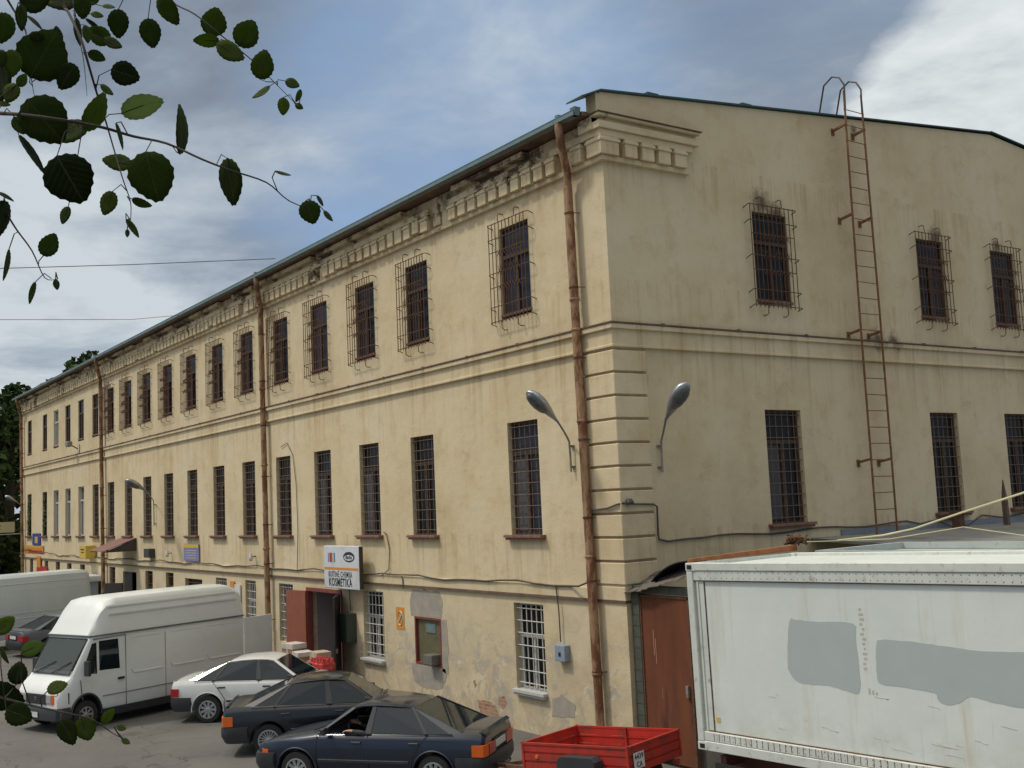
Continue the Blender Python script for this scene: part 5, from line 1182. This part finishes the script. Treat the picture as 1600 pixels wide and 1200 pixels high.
for i in range(9):
    for j in range(5):
        x = .02+.16*i+.06*(j%2); y = -.20+.15*j; z = 2.98+.03*i+.065*j
        a = rr.uniform(-.12,.12); mb.slab([(x,y,z+a*.1),(x+.19,y+rr.uniform(-.02,.02),z+.03+a*.2),(x+.19,y+.17,z+.10),(x,y+.17,z+.075)],(0,0,.014))
mb.obj('slate', mat('old_slate',(0.12,0.10,0.08),0.85,0,0.35,5,dark=(0.07,0.06,0.05),dscale=5), rf)
secs=[]
for k in range(9):
    s=k/8; x=.62+.95*s; z=3.20+.38*math.sin(s*math.pi*.5)**.85; secs.append([(x,-.05,z),(x,.75,z+.04),(x,.75,z+.065),(x,-.05,z+.02)])
MB().loft(secs).obj('tin_sheet', M['ink'], rf)
br_ = MB().bar((4.02,-2.2,3.80),(3.86,.28,3.84),.022,4,.045); o = br_.obj('rusty_beam', mat('orange_rust',(0.30,0.11,0.04),0.85,0,0.25,6), None); tag(o,'long orange rusty beam lying along the container roof edge','beam')
o = MB(); rr = random.Random(8)
for k in range(14):
    c = Vector((3.9,.35,3.93)); p=[c+Vector((rr.uniform(-.25,.15),rr.uniform(-.12,.12),rr.uniform(-.06,.12))) for _ in range(4)]; o.path(p,.016,4)
o = o.obj('wire_tangle', M['rust'], None); tag(o,'tangle of rusty wire at the far end of the orange beam','wire')
o = MB().loft([[(11,0,0)]]*0 or [[(-.06,-.05,0),(.06,-.05,0),(.06,.05,0),(-.06,.05,0)],[(-.07,-.04,.55),(.05,-.05,.55),(.05,.05,.55),(-.07,.05,.55)],[(-.05,-.03,.80),(.02,-.03,.86),(.02,.03,.86),(-.05,.03,.80)],[(-.02,-.01,1.08),(.0,-.01,1.10),(.0,.01,1.10),(-.02,.01,1.08)]]).obj('wooden_post', mat('grey_brown_wood',(0.13,0.09,0.065),0.9,0,0.3,8), None, loc=(.6,11.62,3.68)); tag(o,'pointed wooden post standing on the shed roof','post')
o = MB().box(-.1,.1,-.1,.1,0,.35).box(-.14,.14,-.14,.14,.35,.40).obj('vent_stub', M['rust'], None, loc=(.4,9.95,3.68)); tag(o,'small dark vent stub on the shed roof near the ladder foot','vent')
cable([(4.2,.9,3.92),(4.63,1.5,3.97),(5.2,1.5,4.07),(6.03,1.5,4.3),(7.06,1.5,4.57),(8.2,1.5,4.95)],.016,'pale cable rising to the right over the shed roof',m=C3['pale'])
cable([(3.6,.7,3.9),(4.6,1.7,3.90),(5.6,2.2,4.06),(6.4,2.6,3.9),(8,2.8,3.95)],.008,'thin pale wire hanging above the shed roof',m=C3['pale'])
# ---- red trailer ----------------------------------------------------------------------------
M['redpaint'] = mat('red_trailer_paint',(0.40,0.024,0.012),0.6,0,0.18,3,coat=.05,dark=(0.20,0.035,0.022),dscale=3.5,dlo=.5,dhi=.66)
tr = thing('box_trailer','small open red box trailer hitched behind the blue car','trailer',(1.273,-3.322,0)); tr.rotation_euler = (0,-.062,.277)
tl_, tw_ = 1.99, 1.46; z0, z1 = .60, 1.0
def ribbed(u0,u1,place,name):
    mb = MB()
    for a,b2,off in ((z0,z0+.10,0),(z0+.105,z0+.125,-.012),(z0+.13,z0+.235,0),(z0+.24,z0+.26,-.012),(z0+.265,z1-.03,0)): 
        pts=[place(u0,off,a),place(u1,off,a),place(u1,off,b2),place(u0,off,b2)]; inn=Vector(place(0,-.028,0))-Vector(place(0,0,0)); mb.slab(pts,inn)
    pts=[place(u0,.012,z1-.03),place(u1,.012,z1-.03),place(u1,.012,z1),place(u0,.012,z1)]; mb.slab(pts,Vector(place(0,-.045,0))-Vector(place(0,0,0)))
    return mb.obj(name, M['redpaint'], tr)
ribbed(0.0,tl_,lambda u,n,z:(u,-n,z),'side_panel'); ribbed(0.0,tl_,lambda u,n,z:(u,tw_+n,z),'side_panel')
ribbed(.03,tw_-.03,lambda u,n,z:(-n,u,z),'front_panel'); tg = ribbed(.03,tw_-.03,lambda u,n,z:(tl_+n,u,z),'tailgate')
MB().box(.03,tl_-.03,.03,tw_-.03,z0,z0+.02).obj('floor', M['redpaint'], tr)
for q in ((-.01,-.01),(tl_-.03,-.01),(-.01,tw_-.03),(tl_-.03,tw_-.03)): MB().box(q[0],q[0]+.04,q[1],q[1]+.04,z0,z1+.01).obj('corner_post', M['redpaint'], tr)
MB().box(tl_*.5,tl_*.5+.03,tw_-.06,tw_-.03,z0,z1).obj('stake', M['redpaint'], tr)
for s,y in ((-1,-.14),(1,tw_+.14)):
    wheel(tr,1.2,y,.30,.16,s,8,.16)
    mb = MB(); 
    ring = [(.84,.45),(.86,.79),(.93,.85),(1.48,.85),(1.55,.79),(1.57,.45)]
    for (xa,za),(xb,zb) in zip(ring,ring[1:]): mb.slab([(xa,y-.11,za),(xb,y-.11,zb),(xb,y+.11,zb),(xa,y+.11,za)],(0,0,.015))
    mb.slab([(x,y+s*.10,z) for x,z in ring],(0,s*.012,0)); mb.obj('mudguard', M['plastic'], tr)
for x in (.28,1.45): MB().lathe([(0,-.012),(.03,-.010),(.035,0)],(x,-.002,z0+.19),'y',12).obj('reflector', M['amber'], tr)
npl = MB().box(tl_+.014,tl_+.018,.12,.40,.66,.89).obj('number_plate', M['platewhite'], tr)
for txt,z in (('4439',.825),('CA',.715)):
    text(txt,.105,(tl_+.0195,.26,z),npl,M['ink'],rot=(math.pi/2,0,math.pi/2),bold=.002)
mb = MB().bar((0,.2,.55),(-1.1,tw_/2,.45),.03,4).bar((0,tw_-.2,.55),(-1.1,tw_/2,.45),.03,4).bar((-1.1,tw_/2,.45),(-1.35,tw_/2,.45),.03,4).box(.0,tl_,.2,.26,.52,.598).box(.0,tl_,tw_-.26,tw_-.2,.52,.598).box(1.17,1.23,-.1,tw_+.1,.27,.33).bar((1.2,.25,.3),(1.2,.25,.55),.03,4).bar((1.2,tw_-.25,.3),(1.2,tw_-.25,.55),.03,4)
mb.obj('drawbar', M['rust'], tr)
for y in (.1,tw_-.22): MB().box(tl_-.02,tl_+.02,y,y+.12,.50,.57).obj('tail_light', M['redlamp'], tr)
# concrete rubble by the gate
for i,(x,y,w,d,h) in enumerate(((2.6,-1.0,.35,.25,.2),(3.5,-1.6,.5,.3,.22))):
    o = MB().box(-w/2,w/2,-d/2,d/2,0,h).obj('concrete_block', M['cement'], None, loc=(x,y,0), rotz=.4*i+.2); bevel(o,.03,2); tag(o,('small' if i==0 else 'larger')+' grey concrete block on the ground under the container end','block')
# ---- background trees ------------------------------------------------------------------
M['leafbg'] = mat('dark_tree_leaves',(0.045,0.075,0.022),0.8,0,0.5,.8,spec=.2); M['bark'] = mat('tree_bark',(0.09,0.07,0.05),0.9,0,0.3,4,0.02,10)
def tree(x,y,h,r,seed,label,n=5200,z0=.22,size=.30):
    rr = random.Random(seed); t = thing('tree',label,'tree',(x,y,0),0,'trees beyond the building')
    mb = MB().path([(0,0,0),(.1,.1,h*.3),(-.1,.2,h*.6),(0,0,h*.85)],r*.09,8,r*.02)
    cl = []
    for k in range(26):
        u = rr.uniform(-1,1); a = rr.uniform(0,2*math.pi); q = math.sqrt(1-u*u); zz = h*(z0+(1-z0)*(.5+.46*u)); wid = r*(.35+.75*math.sin(math.pi*min(1,max(0,(zz/h-z0)/(1-z0)*.92+.08)))**.7)
        c = Vector((wid*q*.75*math.cos(a),wid*q*.75*math.sin(a),zz)); cl.append((c, r*rr.uniform(.20,.38)))
    for c,_ in cl[:12]: mb.path([(0,0,max(h*.15,c.z*.6)),tuple(c*.6+Vector((0,0,c.z*.25))),tuple(c)],r*.03,5,r*.006)
    mb.obj('trunk', M['bark'], t)
    mb = MB()
    for k in range(n):
        c,cr = rr.choice(cl); d = Vector((rr.gauss(0,1),rr.gauss(0,1),rr.gauss(0,1))).normalized(); p = c+d*cr*(rr.random()**.35)*Vector((1,1,.8)).length/1.6
        s = size*rr.uniform(.6,1.3); a = Vector((rr.uniform(-1,1),rr.uniform(-1,1),rr.uniform(-.7,.7))).normalized(); b2 = a.cross(Vector((rr.gauss(0,1),rr.gauss(0,1),rr.gauss(0,1)))).normalized()
        mb.quad(p-a*s,p-b2*s*.6,p+a*s,p+b2*s*.6)
    mb.obj('crown', M['leafbg'], t, fix=False)
tree(-66,1.2,15.2,5.2,1,'dense dark tree filling the left edge beyond the end of the building',9000,.02)
tree(-70,-3.0,16.0,5.0,2,'dark tree cut off by the left picture edge behind the yellow sign',8000,.02)
tree(-78,7.5,16.0,4.2,3,'lighter tree rising above the far left end of the roof',6000)
tree(-62,-3.0,8.5,3.2,6,'low dark tree at the left edge behind the lamp',6000,.0)
tree(-62,5.6,16.2,3.0,4,'leafy treetop showing over the roof ridge at the far end',5000,size=.22)
tree(-63,9.2,15.9,2.2,5,'small treetop beside the larger one above the far roof',3500,size=.2)
# hedge-like dark fence below the trees
fb = thing('iron_fence','dark iron railing between the far building end and the trees','fence',(-58,-8,0)); mb = MB()
for k in range(60): mb.bar((0,k*.2,0),(0,k*.2,1.6),.015,4)
mb.box(-.02,.02,0,12,.3,.34).box(-.02,.02,0,12,1.45,1.49); mb.obj('railing', M['ink'], fb)
# chimney-like stair tower far left
tb = thing('distant_building','small dark flat-topped block above the trees at the far left','building',(-95,1.5,0))
MB().box(-2,2,-2.2,2.2,0,16.6).obj('wall', M['block'], tb); MB().box(-2.2,2.2,-2.4,2.4,16.6,16.9).obj('roof', M['ink'], tb)

# ---- aspen branches near the camera --------------------------------------------------------
def wp(x, y, D): return CAM + FW*D + RT*((x-800)/1718.39*D) - UP*((y-600)/1718.39*D)
def leaf_mat():
    m = bpy.data.materials.new('aspen_leaf'); m.use_nodes = True; t = m.node_tree; b = t.nodes['Principled BSDF']
    at = N(t,'ShaderNodeAttribute'); at.attribute_name = 'tone'
    g = N(t,'ShaderNodeTexCoord')
    c = mixc(t, at.outputs['Fac'], (0.016,0.030,0.008), (0.13,0.185,0.024))
    c = mixc(t, mth(t,'MULTIPLY',mth(t,'SUBTRACT',at.outputs['Fac'],1.0),2.0,clamp=True), c, (0.50,0.60,0.42))
    c = mixc(t, mth(t,'MULTIPLY',noise(t,g.outputs['Object'],40,4,.6),.3), c, (0.025,0.038,0.008))
    ax_ = N(t,'ShaderNodeAttribute'); ax_.attribute_name='along'; ay_ = N(t,'ShaderNodeAttribute'); ay_.attribute_name='across'
    ab = mth(t,'ABSOLUTE',ay_.outputs['Fac']); fr_ = mth(t,'FRACT',mth(t,'ADD',mth(t,'MULTIPLY',mth(t,'SUBTRACT',ax_.outputs['Fac'],mth(t,'MULTIPLY',ab,.8)),7.0),10.0))
    vein = mth(t,'MAXIMUM',mth(t,'LESS_THAN',ab,.018),mth(t,'LESS_THAN',fr_,.09))
    c = mixc(t, mth(t,'MULTIPLY',vein,.45), c, (0.12,0.16,0.05))
    t.links.new(c,b.inputs['Base Color']); b.inputs['Roughness'].default_value=.65; b.inputs['Specular IOR Level'].default_value=.12
    tr_ = N(t,'ShaderNodeBsdfTranslucent'); tcx = mixc(t, at.outputs['Fac'], (0.018,0.055,0.006), (0.22,0.32,0.02)); t.links.new(tcx,tr_.inputs[0])
    mx = N(t,'ShaderNodeMixShader'); mx.inputs[0].default_value=.55; t.links.new(b.outputs[0],mx.inputs[1]); t.links.new(tr_.outputs[0],mx.inputs[2])
    out = t.nodes['Material Output']; t.links.new(mx.outputs[0],out.inputs[0]); return m
LEAF = leaf_mat(); TWIG = mat('aspen_twig',(0.035,0.028,0.02),0.8,0,0.3,30)
TRUNK = CAM + RT*(-2.6) + FW*1.3
at_ = thing('aspen_tree','aspen tree whose leafy twigs hang across the upper and lower left of the view','tree',(TRUNK.x,TRUNK.y,0))
rel = lambda p: p - Vector((TRUNK.x,TRUNK.y,0))
MB().path([(0,0,0),(.05,.0,2.5),(-.05,.08,5),(.0,.05,7.5),(.05,0,9.5)],.17,12,.05).obj('trunk', M['bark'], at_, smooth=60)
BR = {
 'A': (1.55, [(-260,150),(-60,172),(0,177),(32,179),(100,188),(160,199),(208,213),(260,224),(316,249),(360,266),(416,285),(452,314),(500,332)], 0.0028),
 'B': (1.9, [(60,-230),(200,-60),(264,0),(304,22),(344,54),(396,96),(428,128),(460,160),(467,166)], 00.0016),
 'C': (1.62, [(40,-150),(96,0),(106,18),(126,60),(138,100),(152,148),(166,192),(180,240),(192,280),(204,316),(204,344)], 0.0022),
 'D': (1.72, [(-20,-60),(12,0),(36,40),(42,60),(48,116),(54,152)], 0.0019),
 'E': (1.6, [(-120,180),(-30,270),(0,316),(24,356),(50,392),(70,434),(90,436)], 0.0019),
 'F': (1.45, [(-220,1000),(-60,1070),(20,1095),(75,1108),(120,1118),(150,1128),(175,1145),(200,1158)], 0.0019),
 'G': (1.85, [(0,-120),(60,-40),(110,-6),(118,40),(130,90),(136,150)], 0.0016),
}
# cx, cy, length, width, tip angle (0 right, 90 up), tone, branch, tilt
LV = [(66,88,80,78,60,.25,'D'),(106,118,44,34,-120,.12,'D'),(58,58,16,22,100,.1,'D'),(90,56,26,16,100,.1,'D'),(6,42,46,34,-100,.3,'E'),(33,26,38,18,-90,.25,'D'),(52,2,44,36,10,.2,'G'),(97,2,46,28,180,.15,'G'),
 (129,10,34,26,-90,.3,'G'),(144,0,18,16,0,.5,'G'),(54,34,28,6,-42,.2,'D'),(121,48,40,12,-82,.2,'G'),(156,56,36,30,150,.55,'G'),(136,52,26,14,-80,.45,'G'),(175,67,28,17,-25,.25,'G'),(146,38,28,7,-38,.15,'G'),(151,23,18,10,-10,.7,'G'),(169,10,18,7,-5,.75,'G'),
 (185,35,42,32,-90,.2,'B'),(235,50,43,33,-80,.25,'B'),(262,14,48,30,-60,.4,'B'),(150,87,26,18,-22,.35,'C'),(194,115,42,38,-18,.0,'C'),(166,140,22,11,-40,.5,'C'),(68,186,76,74,-50,.2,'A'),(148,178,64,32,62,.55,'A'),(110,205,60,34,20,.35,'A'),(219,166,64,38,18,1.4,'C'),
 (284,206,74,19,90,.2,'A'),(187,211,40,6,-75,.25,'A'),(185,254,42,27,172,.55,'C'),(237,273,76,70,-75,.3,'A'),(108,277,76,76,-60,.0,'A'),(50,238,66,12,-56,.15,'A'),(170,316,38,26,-110,.6,'C'),(220,317,30,14,-20,.35,'C'),(102,335,28,15,-110,.3,'A'),(207,355,32,10,-55,.6,'C'),(199,364,12,7,-90,.5,'C'),
 (361,281,70,36,-82,.2,'A'),(484,330,36,34,-70,.3,'A'),(512,337,20,8,-50,.35,'A'),(500,313,18,6,-60,.3,'A'),(441,271,24,5,-15,.4,'A'),(334,36,42,40,80,.45,'B'),(324,63,38,22,178,.6,'B'),(358,80,44,30,-30,.5,'B'),(384,54,44,40,60,.45,'B'),(410,103,44,36,80,.45,'B'),
 (410,144,32,9,-145,.7,'B'),(456,130,22,16,-20,.5,'B'),(467,149,20,9,-110,.5,'B'),(443,165,26,19,-90,.75,'B'),(467,166,13,10,-30,.6,'B'),(76,384,38,29,62,.4,'E'),(11,412,48,8,-100,.25,'E'),(50,456,34,9,-105,.4,'E'),(88,444,16,10,-80,.35,'E'),(2,338,54,26,-100,.1,'E'),(8,306,26,6,-28,.3,'E'),
 (4,120,66,28,-90,.1,'E'),(20,97,40,28,-90,.5,'E'),(18,144,32,24,-120,.6,'E'),(34,126,22,16,60,.55,'E'),(4,162,20,9,-10,.6,'E'),(30,195,28,22,-60,.6,'A'),(2,90,26,18,-90,.2,'E'),
 (6,978,34,26,40,.75,'F'),(50,1013,34,24,20,1.1,'F'),(28,1053,34,29,80,.05,'F'),(4,1088,60,44,-20,.05,'F'),(28,1116,40,36,-20,.15,'F'),(88,1074,30,21,22,.6,'F'),(105,1142,42,30,-60,.15,'F'),(133,1137,36,34,-70,.55,'F'),(168,1120,26,16,50,.7,'F'),(189,1137,14,10,-20,.5,'F'),(196,1158,14,9,-30,.6,'F'),(6,1024,26,7,-65,.3,'F')]
rr = random.Random(21); fol = {k: (MB(), []) for k in BR}; lxy = {k: ([],[]) for k in BR}; twg = {k: MB() for k in BR}
for k,(D,pts,r) in BR.items():
    n = len(pts); sm = []
    P3 = [wp(x,y,D+ (.04*math.sin(i*1.3))) for i,(x,y) in enumerate(pts)]
    for i in range(n-1):
        a,b2,c,d = P3[max(i-1,0)],P3[i],P3[i+1],P3[min(i+2,n-1)]
        for j in range(4):
            s=j/4; sm.append(.5*((2*b2)+(c-a)*s+(2*a-5*b2+4*c-d)*s*s+(3*b2-a-3*c+d)*s**3))
    sm.append(P3[-1])
    # join the twig to the trunk
    start = sm[0]; tz = min(9.0,max(1.5,start.z+(.5 if k!='F' else -.4))); tpt = Vector((TRUNK.x,TRUNK.y,tz)); mid = tpt.lerp(start,.6)+Vector((0,0,.15))
    full = [rel(tpt),rel(tpt.lerp(mid,.5)),rel(mid)]+[rel(p) for p in sm]
    twg[k].path(full, r*3.0 if False else r*1.25, 7, r*.22)
for (cx,cy,L_,W_,ang,tone,k) in LV:
    D,pts,r = BR[k]; D += rr.uniform(-.07,.07); px_m = D/1718.39
    a = math.radians(ang); u2 = (RT*math.cos(a)+UP*math.sin(a)); v2 = (UP*math.cos(a)-RT*math.sin(a))
    r0 = (wp(cx,cy,D)-CAM).normalized(); u2 = (u2-r0*u2.dot(r0)).normalized(); v2 = (v2-r0*v2.dot(r0)); v2 = (v2-u2*v2.dot(u2)).normalized()
    L3, W3 = L_*px_m, W_*px_m
    nar = min(1, W3/(L3*.95)); tilt = math.acos(max(.17,nar)); n_ = u2.cross(v2)
    true_w = L3*.93 if nar < .8 else W3
    if nar >= .8: tilt = rr.uniform(-.15,.15); true_w = W3/math.cos(tilt)
    vdir = v2*math.cos(tilt)+n_*math.sin(tilt)*rr.choice((-1,1)); nn_ = u2.cross(vdir)
    c = wp(cx,cy,D); outl = []; K = 34
    for i in range(K):
        th = 2*math.pi*i/K; x_ = math.cos(th); y_ = math.sin(th)
        f = 1+.14*max(0,x_)**8 ; sx = x_*.5*f*(1.0 if x_>0 else .94); sy = y_*.5*(1-.16*max(0,x_)) 
        tooth = 1+(.035 if i%2 else -.02)+rr.uniform(-.012,.012)
        outl.append((sx*L3*tooth, sy*true_w*tooth))
    curl = rr.uniform(.06,.16)*rr.choice((-1,1)); fold = rr.uniform(.05,.28) if nar > .8 else .03
    def P_(x_,y_): return c+u2*x_+vdir*y_+nn_*(abs(y_)*fold-curl*(x_/L3)**2*L3)
    mb, tones = fol[k]
    b0 = len(mb.v); ring2 = [(x_*.55,y_*.55) for x_,y_ in outl]
    mb.add([rel(P_(x_,y_)) for x_,y_ in outl]+[rel(P_(x_,y_)) for x_,y_ in ring2]+[rel(P_(0,0))],
      [(i,(i+1)%K,K+(i+1)%K,K+i) for i in range(K)]+[(K+i,K+(i+1)%K,2*K) for i in range(K)])
    tones += [max(0,min(1.5,tone))]*(2*K+1)
    qq = outl+ring2+[(0,0)]; lxy[k][0].extend([q_[0]/L3 for q_ in qq]); lxy[k][1].extend([q_[1]/true_w for q_ in qq])
    # vein and petiole
    base = P_(-.47*L3,0); best = min(((wp(*[a_+(b_-a_)*s/6 for a_,b_ in zip(p,q)],BR[k][0]) , 0) for p,q in zip(pts,pts[1:]) for s in range(7)), key=lambda z:(z[0]-base).length)[0]
    if (best-base).length < .16:
        mdp = base.lerp(best,.5)+UP*.004-u2*.006; twg[k].path([rel(P_(.1*L3,0)),rel(base),rel(mdp),rel(best)],.0007,4,.0009)
for k in BR:
    b_r = twg[k].obj('branch', TWIG, at_, smooth=60)
    if fol[k][0].v:
        mb, tones = fol[k]; o = mb.obj('foliage', LEAF, b_r, smooth=180, fix=False)
        at2 = o.data.attributes.new('tone','FLOAT','POINT'); at2.data.foreach_set('value', tones)
        for nm_,vals in (('along',lxy[k][0]),('across',lxy[k][1])): a3 = o.data.attributes.new(nm_,'FLOAT','POINT'); a3.data.foreach_set('value', vals)
        sd_ = o.modifiers.new('thick','SOLIDIFY'); sd_.thickness = .0004
bpy.context.view_layer.update()
